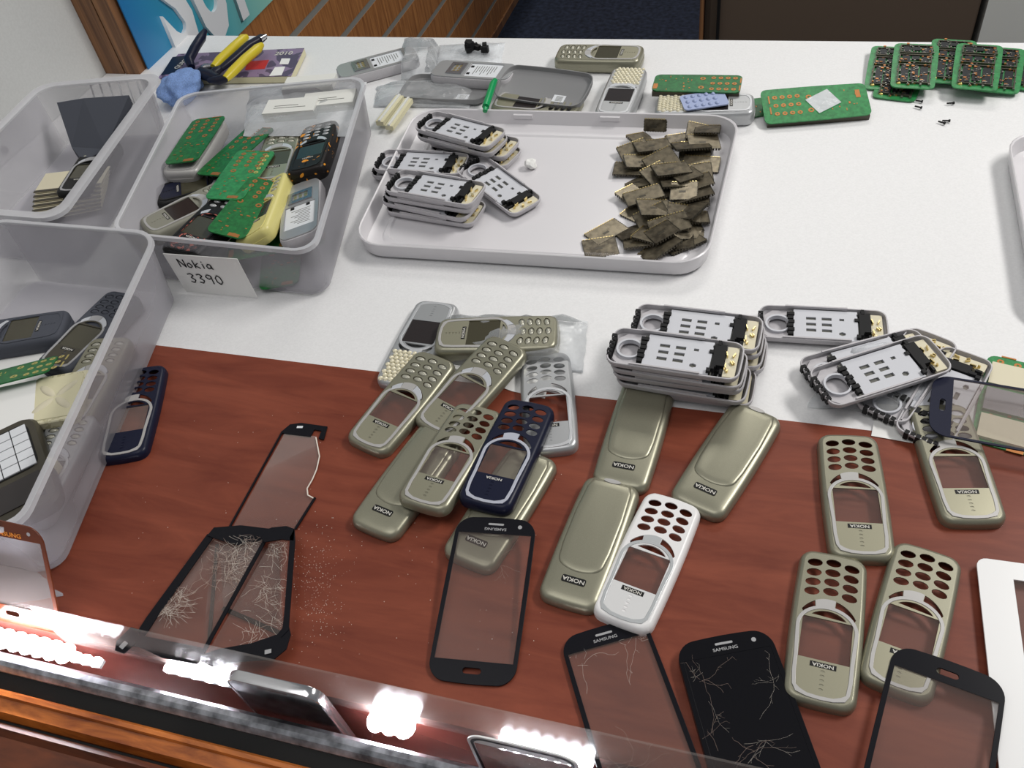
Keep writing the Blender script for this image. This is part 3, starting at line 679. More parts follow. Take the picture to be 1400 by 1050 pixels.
# screws and crumbs
for px, py, lab in ((1256,138,'tiny black screw lying just below the board row, upper of the pair'), (1255,146,'tiny black screw lying just below the board row, lower of the pair'), (1299,141,'tiny black screw standing on its head below the board row'), (1287,167,'tiny black screw lying furthest from the board row, left of its neighbour'), (1293,165,'tiny black screw lying furthest from the board row, right of its neighbour'), (1024,152,'tiny black crumb of rubber near the back corner of the tray')):
    p = at(px, py, 1.5); t = empty('screw', (p.x, p.y, 1.5), (0,0,random.uniform(-.6,.6))); tag(t, lab, 'screw')
    MB().tube([(-3.5,0,0),(3,0,0)], .9, 6).put('shank', 'rubber', t); MB().tube([(3,0,0),(4.6,0,0)], 1.6, 8).put('head', 'rubber', t)

# ================================================================ METAL SHIELDS IN THE TRAY
def shield(name, W_, L_):
    t = empty(name); m_ = MB(); MB().box(-W_/2, -L_/2, 1.2, W_/2, L_/2, 1.6).put('perforated_plate', 'shield_mesh', t)
    g = MB()  # teeth of one edge only, their glint put into a bright gold colour
    for k in range(int(W_/3)):
        x = -W_/2+1+k*3; g.box(x, L_/2-.4, -1, x+1.8, L_/2+.7, 2.1); m_.box(x, -L_/2-.5, -.8, x+1.8, -L_/2+.3, 1.8)
    for s_ in (-1, 1):
        for k in range(int(L_/3)): y = -L_/2+1+k*3; m_.box(s_*W_/2-.3, y, -.8, s_*W_/2+.5, y+1.8, 1.8)
    g.put('glint_teeth', 'gold', t); MB().box(-5, -3, 1.6, 2, 0, 1.75).put('slot_mark', 'shield_dark', t)
    m_.put('toothed_edge', 'shield_dark', t)
    return t
sh = [shield('metal_shield', 34, 30), shield('metal_shield', 40, 24), shield('metal_shield', 28, 28)]
for s in sh: s.location = (0, 0, 0)
spots = [(819,345,2.6,20),(829,318,2.6,50),(860,318,3,35),(875,330,5,15),(902,342,8,45),(888,322,9,70),(925,333,4,10),(940,318,6,30),(873,292,3,60),(893,300,9,30),(915,308,12,25),(905,318,14,38),(935,292,10,5),(962,300,7,12),(955,322,3,80),(966,275,6,8),(958,268,10,20),(935,262,12,5),(905,262,6,40),(880,268,12,25),(865,268,6,55),(860,232,4,5),(878,222,9,20),(898,238,12,40),(905,222,14,35),(918,232,16,28),(938,240,13,35),(925,250,10,15),(960,225,6,0),(966,238,4,12),(950,208,8,5),(935,192,5,18),(955,182,10,3),(962,195,13,14),(945,200,15,22),(878,192,6,48),(868,208,9,30),(892,200,12,25),(968,178,14,2),(972,252,9,20),(962,290,11,70),(872,250,3,15),(895,285,14,20),(950,335,3,40)]
used = set()
def side(px, py): 
    v = 'rear' if py < 215 else 'middle' if py < 275 else 'front'; return v+(' left' if px < 890 else ' centre' if px < 940 else ' right')
uniq = {0: 'metal mesh shield lying alone nearest the camera at the left of the shield heap', 1: 'metal mesh shield lying diamond-wise just behind the foremost one', 4: 'metal mesh shield lying diamond-wise at the foremost right point of the heap', 38: 'metal mesh shield leaning on the back rim of the tray', 15: 'metal mesh shield against the right rim of the tray'}
for i, (px, py, z, a) in enumerate(spots):
    k = i % 3; o = sh[k] if k not in used else dup(sh[k]); used.add(k)
    p = at(px, py, z); p.x = min(p.x, -85); p.y = max(p.y, 694); o.location = (p.x*K, p.y*K, p.z*K)
    tl = (0,0) if i in (0, 1) else (random.uniform(-.26, .26), random.uniform(-.26, .26))
    o.rotation_euler = (*tl, R(a))
    if i == 0 or i == 1: p.z = 2.6
    tag(o, uniq.get(i, 'dark bronze perforated shield in the %s part of the tray heap' % side(px, py)), 'metal shield', None if i in uniq else 'metal shields, %s part of the heap' % side(px, py))
o = shield('metal_shield', 26, 14); p = at(896,171,15); o.location = p*K; o.rotation_euler = (R(70), 0, 0); tag(o, 'small metal shield standing against the back wall of the tray, apart from the heap', 'metal shield')
# crumpled scrap in the tray
rs = random.Random(2); bmx = bmesh.new(); bmesh.ops.create_icosphere(bmx, subdivisions=2, radius=8*K)
for v in bmx.verts: v.co *= rs.uniform(.6, 1.15); v.co.z *= .7
me = bpy.data.meshes.new('paper_scrap'); bmx.to_mesh(me); bmx.free(); o = link('paper_scrap', me, 'paper'); o.location = at(725,224,8)*K; tag(o, 'small crumpled white scrap in the tray beside the rear pile', 'scrap')

# ================================================================ SCREEN GLASSES
g1 = screen_glass('screen_glass', brand=False); place(g1, 'uncracked clear screen glass with black border lying over a back cover', 'screen glass', (640,932), (682,714), 7.2, 0, (5.6,0))
t_ = text('lettering', 'SAMSUNG', 3.1, (0, 53.8, 1.25), 'bezel_grey', g1, (0,0,pi), .03, .04, 1.2)
crack_lines(5, (-26, -45, 26, 48), 1.25, 'crack_dim', g1, 5)
def put_end(o, end, thru, L_, z, sgn=1, tilt=(0,0)):
    a = at(*end, z); b = at(*thru, z); d = (a-b).normalized(); c = a-d*L_/2
    o.location = c*K; d = d*sgn
    o.rotation_euler = (Matrix.Rotation(math.atan2(d.y, d.x)-pi/2, 3, 'Z') @ Matrix.Rotation(R(tilt[0]), 3, 'X') @ Matrix.Rotation(R(tilt[1]), 3, 'Y')).to_euler()
g2 = screen_glass('screen_glass', cracks=10, seed=4); tag(g2, 'cracked clear screen glass with black border left of the black cracked screen', 'screen glass'); put_end(g2, (823,860), (884,1040), 124, 1.5)
crack_lines(20, (-25, 5, 28, 50), 1.3, 'crack', g2, 8, [(22, 46), (14, 48), (-20, 42)], .09)
g3 = screen_glass('cracked_screen', W_=64, L_=128, pane='black_gloss', m='black_gloss', cracks=24, seed=9, thick=7); tag(g3, 'black shattered smartphone screen lying face up', 'phone screen'); put_end(g3, (986,878), (1042,1050), 128, 0)
crack_lines(26, (-28, -60, 29, 50), 7.1, 'crack', g3, 12, [(24, 30), (-24, 22), (5, -8), (-22, 44), (8, -45)], .06)
g4 = screen_glass('screen_glass', W_=66, L_=124, cracks=8, seed=6); tag(g4, 'clear screen glass at the lower right, its dark home button end away from the camera', 'screen glass'); put_end(g4, (1298,908), (1262,1090), 124, 9, -1)
g5 = screen_glass('screen_glass', m='navy', W_=64, L_=124, cracks=3, seed=3, brand=False, side=1.6); tag(g5, 'clear screen glass with a dark navy end strip lying over a green board', 'screen glass'); put_end(g5, (1274,552), (1400,574), 124, 14, -1, (0,0))
# white tablet bezel
_p = at(1334, 762, 6); wb_ = empty('tablet_bezel', (_p.x, _p.y, 5)); tag(wb_, 'white tablet screen bezel with cracked clear glass at the lower right edge', 'tablet screen'); wb_.rotation_euler = (0, 0, R(1))
fo = [(x+84, y-116) for x, y in rrect(168, 232, 7, 5, 3)]
cut('bezel', [fo, rect(22, -206, 142, -14)], 0, 1.6, 'glass_white', wb_, .2)
MB().box(22.05, -206, .3, 142, -14.05, 1.2).put('window_pane', 'pane', wb_)
crack_lines(14, (27, -90, 60, -30), 1.3, 'crack', wb_, 2, [(44, -55)])

# shattered glass pieces at the left
def poly3(name, pts, m, parent, th=1.0):
    n = len(pts); vs = [Vector(p) for p in pts]+[Vector(p)+Vector((0,0,th)) for p in pts]
    fs = [list(range(n))[::-1], list(range(n, 2*n))]+[[i, (i+1) % n, n+(i+1) % n, n+i] for i in range(n)]
    return mesh(name, vs, fs, m, parent)
def P(pts, z): return [at(x, y, z if not isinstance(z, (list, tuple)) else z[i]) for i, (x, y) in enumerate(pts)]
sg = empty('broken_glass'); tag(sg, 'narrow broken screen glass piece with a jagged right edge, furthest of the shattered group', 'broken glass')
jag = [(443,600),(436,606),(437,624),(433,642),(427,656),(420,668),(421,677),(430,682)]
poly3('window_pane', P([(389,594),(432,597)]+jag[2:]+[(404,724),(318,722)], .6), 'pane_clear', sg, .8)
poly3('bezel', P([(384,592),(397,581),(412,579),(448,584),(443,602),(436,600),(440,590),(430,588),(425,598),(391,594)], .8), 'bezel_black', sg)
MB().bar(at(387,590,.8), at(314,722,.8), 1.5, 1.2).put('side_strip', 'bezel_black', sg)
MB().bar(at(431,681,.8), at(404,724,.8), 1.8, 1.2).put('side_strip', 'bezel_black', sg)
m_ = MB(); jj = [(432,598)]+jag[2:]
for (a, b) in zip(jj, jj[1:]): m_.bar(at(*a, 1.6), at(*b, 1.6), 1.0, .4)
m_.put('broken_edge', 'crack', sg)
MB().bar(at(406,584,2), at(414,584,2), 2.4, .3).put('sensor_mark', 'label_white', sg)

sg2 = empty('broken_glass'); tag(sg2, 'shattered left screen glass with a thick black border, bent off the counter edge', 'broken glass')
zl = 5
QL = [(292,731),(366,731),(276,897),(190,879)]
poly3('window_pane', P(QL, [3,8,9,6]), 'pane', sg2, .6)
poly3('top_bezel', P([(284,733),(293,722),(330,719),(372,724),(364,738),(325,746),(292,736)], 8), 'bezel_black', sg2)
poly3('side_bezel', P([(284,731),(295,731),(214,846),(190,884),(176,884),(200,846)], 7), 'bezel_black', sg2)
poly3('corner_tab', P([(158,890),(160,877),(180,858),(192,862),(186,880),(170,894)], 8), 'bezel_black', sg2)
poly3('bottom_bezel', P([(186,868),(276,886),(280,898),(270,909),(222,900),(188,884)], 9.5), 'bezel_black', sg2)
MB().bar(at(165,886,10), at(173,878,10), 4, .3).put('sensor_mark', 'bezel_grey', sg2)
MB().bar(at(366,733,8.5), at(276,896,9.5), 3.0, 1.0).put('side_strip', 'bezel_black', sg2)
def crack_px(n, centres, bounds, z, m, parent, seed, wd=.28, ln=(6, 16)):
    rnd = random.Random(seed); mb = MB()
    for i in range(n):
        c0 = centres[i % len(centres)]; a = rnd.uniform(0, 2*pi); x, y = c0[0]+rnd.gauss(0, c0[2]), c0[1]+rnd.gauss(0, c0[2])
        for s in range(rnd.randint(2, 7)):
            st = rnd.uniform(*ln)*.5; nx, ny = x+st*cos(a), y+st*sin(a)*.8; a += rnd.uniform(-.5, .5)
            inside = True
            for k in range(len(bounds)):
                A = bounds[k]; B = bounds[(k+1) % len(bounds)]
                if (B[0]-A[0])*(ny-A[1])-(B[1]-A[1])*(nx-A[0]) < 0: inside = False
            if not inside: break
            mb.bar(at(x, y, z), at(nx, ny, z), wd*rnd.uniform(.4, 1), .06); x, y = nx, ny
    if mb.v: stuff(mb.put('crack', m, parent))
crack_px(150, [(318,790,12),(245,815,8),(325,770,12),(345,740,8),(300,760,10),(228,835,4)], QL, 9, 'crack_dim', sg2, 1)
crack_px(110, [(322,785,10),(248,818,6),(335,745,8),(230,838,4)], QL, 9.2, 'crack', sg2, 2, .16)
sg3 = empty('broken_glass'); tag(sg3, 'shattered right screen glass piece with a slanted black lower border, leaning on the left one', 'broken glass')
QR = [(372,740),(396,735),(388,870),(376,880),(282,896)]
poly3('window_pane', P(QR, 10.5), 'pane', sg3, .6)
poly3('top_bezel', P([(352,730),(372,722),(392,720),(403,724),(402,740),(385,738),(362,742)], 12), 'bezel_black', sg3)
poly3('side_bezel', P([(403,724),(404,740),(395,862),(385,872),(389,840),(397,735)], 12), 'bezel_black', sg3)
poly3('bottom_bezel', P([(276,896),(300,888),(345,880),(380,868),(394,850),(398,868),(392,888),(375,902),(330,905),(290,912),(275,906)], 11.5), 'bezel_black', sg3)
MB().bar(at(362,892,13), at(371,890,13), 3.2, .3).put('sensor_mark', 'bezel_grey', sg3); MB().bar(at(291,907,13), at(300,904,13), 3, .3).put('sensor_mark', 'bezel_grey', sg3)
crack_px(70, [(380,760,8),(375,800,10),(365,830,10),(350,870,8)], QR, 11.4, 'crack', sg3, 3, .16); crack_px(60, [(380,752,8),(372,810,10),(388,850,6)], QR, 11.3, 'crack_dim', sg3, 5)
sg4 = empty('broken_glass'); tag(sg4, 'dark strips drawn for dim shadow lines under the shattered pieces, with a clear pane', 'broken glass')
MB().bar(at(297,745,1), at(286,880,1), 2.6, 1).bar(at(305,832,1), at(388,868,1), 3.2, 1).put('bezel', 'dark', sg4)  # dark bars stand for the dim shadow lines under the pieces
poly3('window_pane', P([(300,746),(380,750),(388,866),(306,832)], .6), 'pane_clear', sg4, .5)
# crumbs
rnd = random.Random(21); m_ = MB()
for k in range(380):
    x, y = rnd.gauss(430, 22), rnd.gauss(800, 40)
    p = at(x, y, 0); s = rnd.uniform(.08, .3); m_.box(p.x-s, p.y-s*.6, 0, p.x+s, p.y+s*.6, s, rnd.uniform(0, 3), rnd.uniform(-.5, .5))
for k in range(160):
    x, y = rnd.uniform(180, 900), rnd.uniform(560, 900)
    p = at(x, y, 0); s = rnd.uniform(.1, .25); m_.box(p.x-s, p.y-s, 0, p.x+s, p.y+s, s)
o = stuff(m_.put('glass_crumbs', 'crack')); tag(o, 'scattered glass crumbs on the brown board right of the shattered screens', 'glass crumbs')
# ---- phones and glasses standing at the counter edge
st = full = empty('smartphone', (0,0,0)); tag(st, 'dark smartphone standing in the counter edge, silver rim, left of the blazing lamp', 'phone')
W1, L1 = 70, 128
oc = rrect(W1, L1, 11, 7, 4)
cut('silver_rim', [oc, rrect(W1-3, L1-3, 9.5, 7, 4)], 0, 7.5, 'chrome', st, .6)
cut('screen_panel', [rrect(W1-3.1, L1-3.1, 9.4, 7, 4)], .5, 7.0, 'lcd_dark', st)
cut('speaker_slot', [[(x, y+L1/2-6) for x, y in rrect(22, 2.4, 1)]], 7.0, 7.1, 'bezel_red', st)
crack_lines(6, (-30, -50, 30, 50), 7.1, 'crack_dim', st, 2)
st.rotation_euler = (R(92), 0, 0)
a = at(311,905,38); b = at(438,930,38); st.location = ((a.x+36)*K, (a.y-1)*K, (38-64)*K)
s3 = screen_glass('screen_glass', m='glass_white', W_=70, L_=128, pane='pane_clear', brand=False); tag(s3, 'white-rimmed glass standing upright in the counter edge at the bottom middle', 'screen glass')
cut('black_edge', [rrect(66, 124, 10, 7, 3), rrect(62, 120, 9, 7, 3)], 1.2, 1.5, 'bezel_black', s3)
s3.rotation_euler = (R(92), 0, 0); a = at(637,996,36); s3.location = ((a.x+35)*K, a.y*K, (36-64)*K)
s1 = screen_glass('screen_glass', m='bezel_red', W_=88, L_=88, pane='pane', brand=False, cracks=5, seed=2, side=3); tag(s1, 'reddish bordered screen glass leaning back against the nearest bin at the left edge', 'screen glass')
text('lettering', 'SAMSUNG', 5.0, (11, 35, 1.3), 'orange', s1, (0,0,0), .05, .1, 1.2)
tp = Vector((-479, 236, 76)); bt = Vector((-479, 198, 1)); d = (tp-bt).normalized()
s1.data if 0 else None
s1.rotation_euler = (math.atan2(d.z, d.y), 0, 0)
s1.location = (Vector((-479-44, 0, 0)) + Vector((0, bt.y, bt.z)) + d*44)*K

# ================================================================ BACK LEFT CLUTTER
bk = empty('book'); tag(bk, 'purple-covered paperback lying under the pliers behind the middle bin', 'book')
a = at(244,74,10); b = at(416,66,10); c = at(398,104,10)
qk = [a, b, c, at(215,108,10)]
poly3('page_block', [Vector((p.x, p.y, .5)) for p in qk], 'cream_paper', bk, 9); poly3('cover', [Vector((p.x, p.y, 9.6)) for p in qk], 'book_cover', bk, .8)
poly3('cover_panel', P([(385,80),(397,80),(394,88),(382,88)], 10.6), 'paper', bk, .2); poly3('cover_panel', P([(376,92),(390,91),(385,103),(368,104)], 10.6), 'paper', bk, .2)
poly3('cover_panel', P([(338,84),(368,82),(362,94),(335,96)], 10.5), 'red', bk, .2)
poly3('cover_band', P([(236,78),(262,75),(240,100),(220,103)], 10.5), 'navy', bk, .2)
ang = math.atan2((b-a).y, (b-a).x)
p = at(388,73,10.6); tx = text('lettering', '2010', 14, (0,0,0), 'letter', bk, (0,0,0), .1, .2); tx.location = p*K; tx.rotation_euler = (0,0,ang)
p = at(249,86,10.8); tx = text('lettering', 'QUICK', 11, (0,0,0), 'letter', bk, (0,0,0), .1, .2); tx.location = p*K; tx.rotation_euler = (0,0,ang+pi/2*.9)
def handle(parent, pts, r, m, name='handle'):
    n = len(pts); rs = [r*(.75 if i == 0 else .55 if i == n-1 else 1) for i in range(n)]
    return MB().tube([at(*p) for p in pts], r, 10, rs).put(name, m, parent, 60)
pl = empty('pliers'); tag(pl, 'pliers with two fat yellow handles lying on the book', 'pliers')
handle(pl, [(292,92,22),(300,83,24),(318,66,26),(333,53,28),(338,50,28)], 7, 'tool_yellow'); handle(pl, [(308,108,22),(318,98,24),(334,82,26),(352,67,28),(358,61,28)], 7, 'tool_yellow')
handle(pl, [(298,108,18),(288,104,18),(276,100,17),(268,104,16)], 9, 'tool_black', 'jaw'); handle(pl, [(270,100,17),(282,92,20),(294,90,22)], 6, 'steel', 'jaw')
handle(pl, [(312,106,22),(300,110,20),(286,110,18)], 7, 'tool_black', 'jaw')
p2 = empty('pliers'); tag(p2, 'navy handled pliers lying between the yellow handles and to their left', 'pliers')
handle(p2, [(262,92,20),(258,82,24),(266,66,30),(275,52,34),(280,42,36)], 7, 'navy'); handle(p2, [(302,94,20),(320,80,24),(340,62,26),(358,52,28),(364,50,28)], 6, 'tool_black'); handle(p2, [(285,104,18),(295,98,20),(304,92,20)], 7, 'tool_black', 'jaw')
handle(p2, [(356,54,29),(364,49,29)], 5, 'chrome', 'end_cap')
bl = MB(); rs = random.Random(4)
bmx = bmesh.new(); bmesh.ops.create_icosphere(bmx, subdivisions=4, radius=1)
from mathutils import noise
for v in bmx.verts:
    c = v.co.copy(); f = 1+.28*noise.noise(c*1.7)+.14*noise.noise(c*4)
    v.co = Vector((c.x*27*f, c.y*36*f, (c.z*20)*f+17))*K; 
    v.co.z = max(v.co.z, .3*K)
for fc_ in bmx.faces: fc_.smooth = True
me = bpy.data.meshes.new('cloth_bundle'); bmx.to_mesh(me); bmx.free(); o = link('cloth_bundle', me, 'blue_cloth'); p = at(247,116,20); o.location = (p.x*K, p.y*K, 0.0); tag(o, 'light blue cloth bundle between the two far bins', 'cloth')

def bag(label, quad, z0, h, seed=1, m='bag', n=18, flat=.3, cat='bag'):
    """thin crumpled plastic bag: closed pillow with creased upper film; quad in pixels BL,BR,FR,FL"""
    q = [at(x, y, z0+h*.5) for x, y in quad]; rn = Vector((seed*3.1, seed*1.7, 0)); vs = []; fs = []
    for top in (1, 0):
        for j in range(n+1):
            for i in range(n+1):
                u, v = i/n, j/n; p = qmap(q, [(u, v)])[0]
                e = min(1, 6*min(u, 1-u))*min(1, 6*min(v, 1-v)); c = noise.noise(Vector((p[0]*.045, p[1]*.045, 0))+rn); c2 = noise.noise(Vector((p[0]*.13, p[1]*.13, 3))+rn)
                w = 3*noise.noise(Vector((u*6, v*6, seed)))
                z = z0+(h*(e**.5)*(1-flat+flat*c)+abs(c2)*2.5*e if top else 0)
                vs.append((p[0]+w, p[1]+w, z+.3*top))
    N = (n+1)**2
    for t_ in (0, 1):
        for j in range(n):
            for i in range(n):
                a = t_*N+j*(n+1)+i; f = [a, a+1, a+n+2, a+n+1]; fs.append(f if t_ == 0 else f[::-1])
    o = mesh('plastic_bag', vs, fs, m, None, 25); tag(o, label, cat); return o
bag('clear plastic bag around the champagne phone in the middle of the white table', [(600,424),(803,428),(796,498),(588,486)], .3, 22, 3)
bag('clear plastic bag standing crumpled behind the opened phone furthest left', [(548,52),(600,50),(592,92),(545,96)], .3, 30, 5)
bag('flat clear bag behind the tray, left of the green stick', [(515,112),(655,104),(640,142),(510,140)], .5, 12, 8)
bag('clear bag with a black part at the back edge of the table', [(585,60),(690,56),(684,90),(580,96)], .3, 5, 9)
bag('clear bag inside the middle bin, upper right', [(340,112),(500,106),(480,180),(330,180)], 46, 12, 12)
bag('clear bag under the diagonal chassis at the right', [(1150,462),(1290,452),(1275,560),(1105,550)], .3, 12, 15)
rs = random.Random(8); m_ = MB(); p = at(648,70,6)
for k in range(12): a, b = rs.uniform(-16, 14), rs.uniform(-9, 8); m_.box(a, b, 1, a+rs.uniform(5, 10), b+rs.uniform(4, 9), rs.uniform(6, 14), rs.uniform(-.6, .6))
o = m_.put('rubber_part', 'rubber'); o.location = (p.x*K, p.y*K, .005); tag(o, 'black rubber part in the clear bag at the back edge', 'phone part')
# grey housings and the green stick
o = empty('phone_housing'); lv = lambda d, z, r=10: (warp(rrect(60-2*d, 118-2*d, r-d*.5)), z)
vs, fs = loft([lv(4, 0), lv(1, 2), lv(0, 9), lv(1, 9), lv(2.4, 4), lv(6, 2.6)]); mesh('shell', vs, fs, 'grey_shell', o, 40)
MB().box(8, 18, 2.8, 20, 34, 3.2).put('sticker', 'label_white', o); q = MB(); [q.box(10+k*1.5, 22, 3.2, 10.7+k*1.5, 31, 3.25) for k in range(6)]; q.put('bar_print', 'slot_grey', o)
place(o, 'grey empty phone housing seen from inside with a white sticker, behind the tray', 'phone housing', (690,112), (800,126), 10, 5, (0,12))
o2 = dup(o); place(o2, 'grey empty phone housing inside the flat clear bag', 'phone housing', (560,120), (664,124), 1, 5)
o3 = front_cover('phone_front_cover', 'champagne', 'champagne_face', 'ring_grey', window='lcd_dark', txt=False); place(o3, 'champagne front cover right of the green stick, half hidden by the tray rim', 'phone cover', (792,146), (678,138), 0, 6)
gs = empty('green_stick'); tag(gs, 'bright green plastic stick leaning behind the tray rim', 'tool'); MB().tube([at(664,146,24), at(674,115,26), at(677,110,26)], 4.6, 10, [4.6, 4.6, 3.4]).put('shaft', 'green_pen', gs, 60); MB().tube([at(664,148,24), at(663,152,23)], 3, 8).put('tip', 'green_pen', gs)
for k, (a, b, lab) in enumerate((((520,172,4),(548,136,8),'cream plastic strip, left of the pair beside the tray corner'), ((533,178,4),(560,140,8),'cream plastic strip, right of the pair beside the tray corner'))):
    o = empty('connector_strip'); tag(o, lab, 'plastic strip', 'cream strips'); MB().bar(at(*a), at(*b), 11, 6).put('strip', 'cream_paper', o); MB().bar(at(*a)+Vector((0,0,6)), at(*b)+Vector((0,0,6)), 3, 2).put('ridge', 'off_white', o)
# white paper slips
o = tag(poly3('paper_slip', P([(1200,552),(1250,556),(1248,606),(1191,596)], .4), 'paper', None, .3), 'square white paper slip straddling the board edge at the right', 'paper')
o = tag(poly3('paper_slip', P([(563,476),(760,488),(745,545),(700,535),(645,515)], .3), 'paper', None, .3), 'white paper under the bagged phone and the silver cover', 'paper')

# ================================================================ THINGS IN THE MIDDLE BIN
def inb(o, label, far, near, z, cat='phone', tilt=(0,0), h=15): return place(o, label, cat, far, near, z*.74 if far[0] > 200 and z > 10 else z, h, tilt)
inb(full_phone('mobile_phone', 'ring_grey', 'ring_grey', 'ring_grey'), 'grey phone under the leftmost green board in the middle bin', (290,165), (243,240), 40)
d1 = keypad_board('circuit_board', 'pcb', 44, 104); inb(d1, 'green board on a grey phone at the upper left of the middle bin', (288,156), (245,228), 71, 'circuit board', (2,3), 1)
d2 = dup(d1); inb(d2, 'green board running under the gold-dotted one in the middle bin', (358,174), (284,240), 60, 'circuit board', (0,6), 1)
d3 = keypad_board('circuit_board', 'pcb_light', 46, 106, gold=1); inb(d3, 'bright green board with a row of gold rings on top in the middle bin', (354,196), (302,284), 68, 'circuit board', (4,-4), 1)
d4 = dup(d1); inb(d4, 'darker green board tilted beside the yellow phone in the middle bin', (366,246), (308,322), 66, 'circuit board', (2,-12), 1)
inb(full_phone('mobile_phone', 'pale_yellow', 'pale_yellow', 'pale_yellow', screen='lcd_dark'), 'yellow phone lying tilted in the middle bin', (378,246), (352,322), 40, tilt=(2,24))
inb(full_phone('mobile_phone', 'flame', 'flame', 'plate_black', keymat='silver', screen='lcd_dark'), 'black phone with a flame pattern at the right of the middle bin', (440,166), (420,240), 48, tilt=(4,8))
ob2 = dup(ob); inb(ob2, 'opened grey phone back leaning against the right wall of the middle bin', (414,248), (412,322), 44, tilt=(4,10)); ob2['group'] = ''
del ob2['group']
inb(dup(fp), 'champagne phone between the boards and the flame phone in the middle bin', (388,184), (372,240), 36)
inb(full_phone('mobile_phone', 'olive_grey', 'olive_grey', 'ring_grey', screen='lcd_dark'), 'olive grey phone lying at the left wall of the middle bin', (300,264), (226,300), 36)
inb(full_phone('mobile_phone', 'plate_black', 'dark_red_pattern', 'plate_black', keymat='silver'), 'black phone with red pattern at the front left of the middle bin', (308,282), (262,326), 44, tilt=(0,-6))
inb(dup(d1), 'green board at the foot of the yellow phone in the middle bin', (412,322), (345,335), 34, 'circuit board', (0,0), 1)
inb(dup(d1), 'green board seen through the front wall of the middle bin', (388,322), (382,380), 5, 'circuit board', (0,0), 1)
inb(full_phone('mobile_phone', 'plate_black', 'navy', 'plate_black'), 'black phone deep in the middle bin under the green boards', (320,240), (240,262), 22)
inb(dup(fp), 'champagne phone deep in the middle bin under the yellow phone', (400,280), (300,310), 18)
for k, (x, y, z, a, lab) in enumerate(((425,120,44,.2,'white box at the back right of the middle bin, rear one'), (400,152,42,.2,'white box in the middle bin, left one behind the flame phone'), (452,142,40,.25,'white box in the middle bin, right one beside the wall'))):
    p = at(x, y, z+8); o = empty('small_box', (p.x, p.y, z), (0,0,a)); tag(o, lab, 'box'); MB().box(-32, -16, 0, 32, 16, 16).put('carton', 'paper', o); MB().box(-32.3, -16.3, 9, 32.3, 16.3, 16.4).put('lid', 'off_white', o)
    q = MB(); q.box(-20, -6, 16.4, 20, -5, 16.6).box(-20, -1, 16.4, 10, 0, 16.6); q.put('print_line', 'slot_grey', o)
# ================================================================ THINGS IN THE FAR BIN
o = empty('black_pouch'); tag(o, 'black pouch standing at the back of the far left bin', 'pouch')
q_ = P([(84,152),(120,146),(182,142),(150,215),(120,232),(104,212)], [60,60,60,20,14,20]); mm = MB()
poly3('pouch', q_, 'pouch_grey', o, 12); MB().tube([at(84,153,62), at(96,146,63), at(120,143,64), at(122,140,64), at(180,138,64)], 1.2, 6).put('zip', 'ring_grey', o)
o = full_phone('mobile_phone', 'plate_black', 'plate_black', 'bezel_grey'); inb(o, 'small black phone in the far left bin beside its right wall', (132,214), (112,244), 10)
fx = empty('flex_strip'); mm = MB().box(-4, -42, 0, 38, 42, .8); mm.put('sheet', 'cream', fx); MB().box(-4, -42, .8, 0, 42, 1.6).put('edge', 'shield_dark', fx)
for k in range(7):
    o = fx if k == 0 else dup(fx); place(o, ['topmost thin metal-edged strip', 'second thin metal-edged strip from the top', 'third thin metal-edged strip from the top', 'middle thin metal-edged strip', 'third thin metal-edged strip from the bottom', 'second thin metal-edged strip from the bottom', 'lowest thin metal-edged strip'][k]+' in the far left bin', 'strip', (118-k*2,252+k*6), (66+k*1.5,258+k*6), 10+k*.1+(6-k)*2.2, 2, (0,0), 'fanned strips in the far left bin')
o = tag(MB().tube([(-993.9,0,0),(-991,0,0)], 5, 12).put('wall_knob', 'rubber', None, 60), 'small black knob on the pale wall at the far left', 'knob')
pt = at(6,205); tt = -993/pt.x; o.location = (0, pt.y*tt*K, (CAMH-CAMH*tt)*K)
# ================================================================ THINGS IN THE NEAR BIN
wp = empty('mobile_phone'); place(wp, 'dark phone with a large white keypad lying in the nearest bin', 'phone', (4,600), (30,690), 20, 14)
vs, fs = loft([(rrect(56, 112, 12), 0), (rrect(60, 116, 13), 4), (rrect(60, 116, 13), 12), (rrect(55, 111, 12), 15)]); mesh('body', vs, fs, 'shield_dark', wp, 40)
cut('key_bed', [[(x, y-20) for x, y in rrect(44, 58, 9)]], 15, 15.6, 'rubber', wp)
for r_ in range(5):
    for c_ in range(3): MB().box(-20.4+c_*14, -46.5+r_*11, 15.4, -7.4+c_*14, -36.6+r_*11, 16.6).put('key', 'label_white', wp)
MB().box(-20, 16, 15, 20, 46, 15.8).put('screen', 'lcd_dark', wp)
tl = empty('flower_tile'); place(tl, 'pale yellow square case with an embossed flower in the nearest bin', 'case', (88,512), (66,580), 22, 6)
vs, fs = loft([(rrect(52, 62, 5), 0), (rrect(52, 62, 5), 7), (rrect(50, 60, 4), 8)]); mesh('case', vs, fs, 'cream_pattern', tl, 40)
vs, fs = loft([(rrect(44, 54, 4), 8), (rrect(43, 53, 4), 8.8)]); mesh('panel', vs, fs, 'cream_paper', tl, 40)
for k in range(4): MB().dome(13*cos(pi/4+k*pi/2), 13*sin(pi/4+k*pi/2), 8.6, 12, 4, 1.4, 14, pi/4+k*pi/2).put('petal', 'cream', tl, 60)
wc = tag(poly3('white_card', P([(-20,535),(50,520),(46,585),(20,612),(-20,612)], 30), 'paper', None, 1), 'blank white card at the left edge in the nearest bin', 'card')
gb = keypad_board('circuit_board', 'pcb', 40, 80, pads='ring_gold'); place(gb, 'dark green board with gold dots behind the white card in the nearest bin', 'circuit board', (54,502), (-25,522), 34, 1, (0,20))
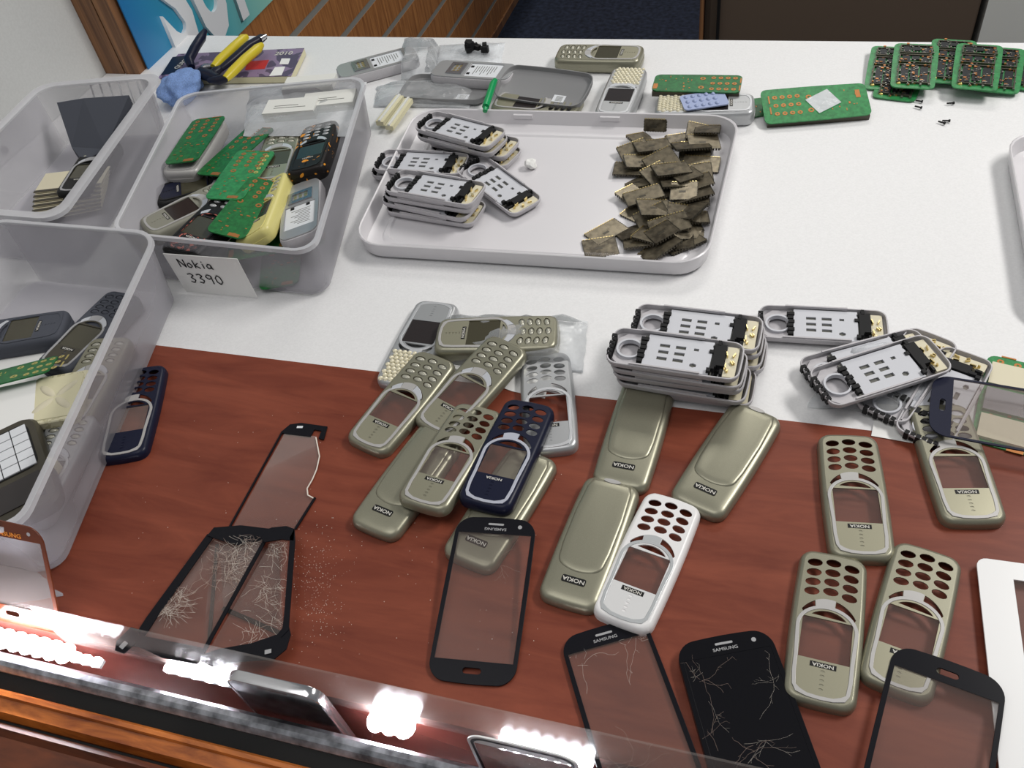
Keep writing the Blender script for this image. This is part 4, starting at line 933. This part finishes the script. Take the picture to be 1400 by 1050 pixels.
for k, (x, y, z, rx, ry, lab, mt_) in enumerate(((120,520,6,22,14,'white plastic shell piece behind the flower case in the nearest bin','white_cover'),(60,600,5,26,20,'white plastic shell piece under the white keypad phone in the nearest bin','white_cover'),(8,590,16,18,14,'rounded white cap at the left edge in the nearest bin','white_cover'))):
    p = at(x, y, z); o = empty('plastic_shell', (p.x, p.y, z), (0,0,.4*k)); tag(o, lab, 'plastic part')
    vs, fs = loft([(rrect(rx*2, ry*2, 9), 0), (rrect(rx*2-2, ry*2-2, 9), 7), (rrect(rx*2-8, ry*2-8, 6), 10)]); mesh('shell', vs, fs, mt_, o, 40)
    MB().ring(0, 0, 10, 2, 4, .6).put('screw_hole', 'slot_grey', o)
inb(dup(fp), 'champagne phone seen through the right wall of the nearest bin', (146,478), (98,565), 4)
inb(full_phone('mobile_phone', 'silver', 'silver', 'silver_ring'), 'silver phone seen through the right wall of the nearest bin, nearer the camera', (92,592), (42,685), 4)
o = empty('charger_block'); place(o, 'white charger block seen through the side of the nearest bin', 'charger', (58,652), (34,688), 12, 8, (0,0)); vs, fs = loft([(rrect(30, 52, 4), 0), (rrect(30, 52, 4), 20), (rrect(27, 49, 3), 22)]); mesh('block', vs, fs, 'cream_paper', o, 40); MB().box(-8, -12, 22, 8, 10, 22.4).put('print_panel', 'ring_grey', o)
o = front_cover('phone_front_cover', 'navy', 'navy', 'ring_grey', txt=False); inb(o, 'dark navy phone cover half under the side of the nearest bin on the brown board', (198,505), (166,628), 0, 'phone cover', h=5)
o = bag('loose clear plastic flap at the foot of the nearest bin by the lamps', [(-30,760),(40,772),(84,812),(-40,830)], .5, 6, 21, 'frost', cat='plastic')
inb(full_phone('mobile_phone', 'pouch_grey', 'pouch_grey', 'pouch_grey', keymat='pouch_grey'), 'dark phone deep at the back of the nearest bin, seen through its haze', (-30,462), (60,448), 3)
inb(full_phone('mobile_phone', 'pouch_grey', 'shield_dark', 'bezel_grey', keymat='pouch_grey'), 'second dark phone at the back of the nearest bin beside its right wall', (150,425), (95,480), 3)
o = tag(poly3('foam_sheet', P([(-60,492),(118,470),(60,600),(0,700),(-80,720)], 2.6), 'paper', None, 1), 'white foam sheet lining the bottom of the nearest bin', 'foam sheet')
o = tag(poly3('paper_slip', P([(172,325),(196,318),(208,322),(200,350)], [40,62,62,44]), 'cream_paper', None, .4), 'torn cream paper scrap stuck inside the far corner of the nearest bin', 'paper')
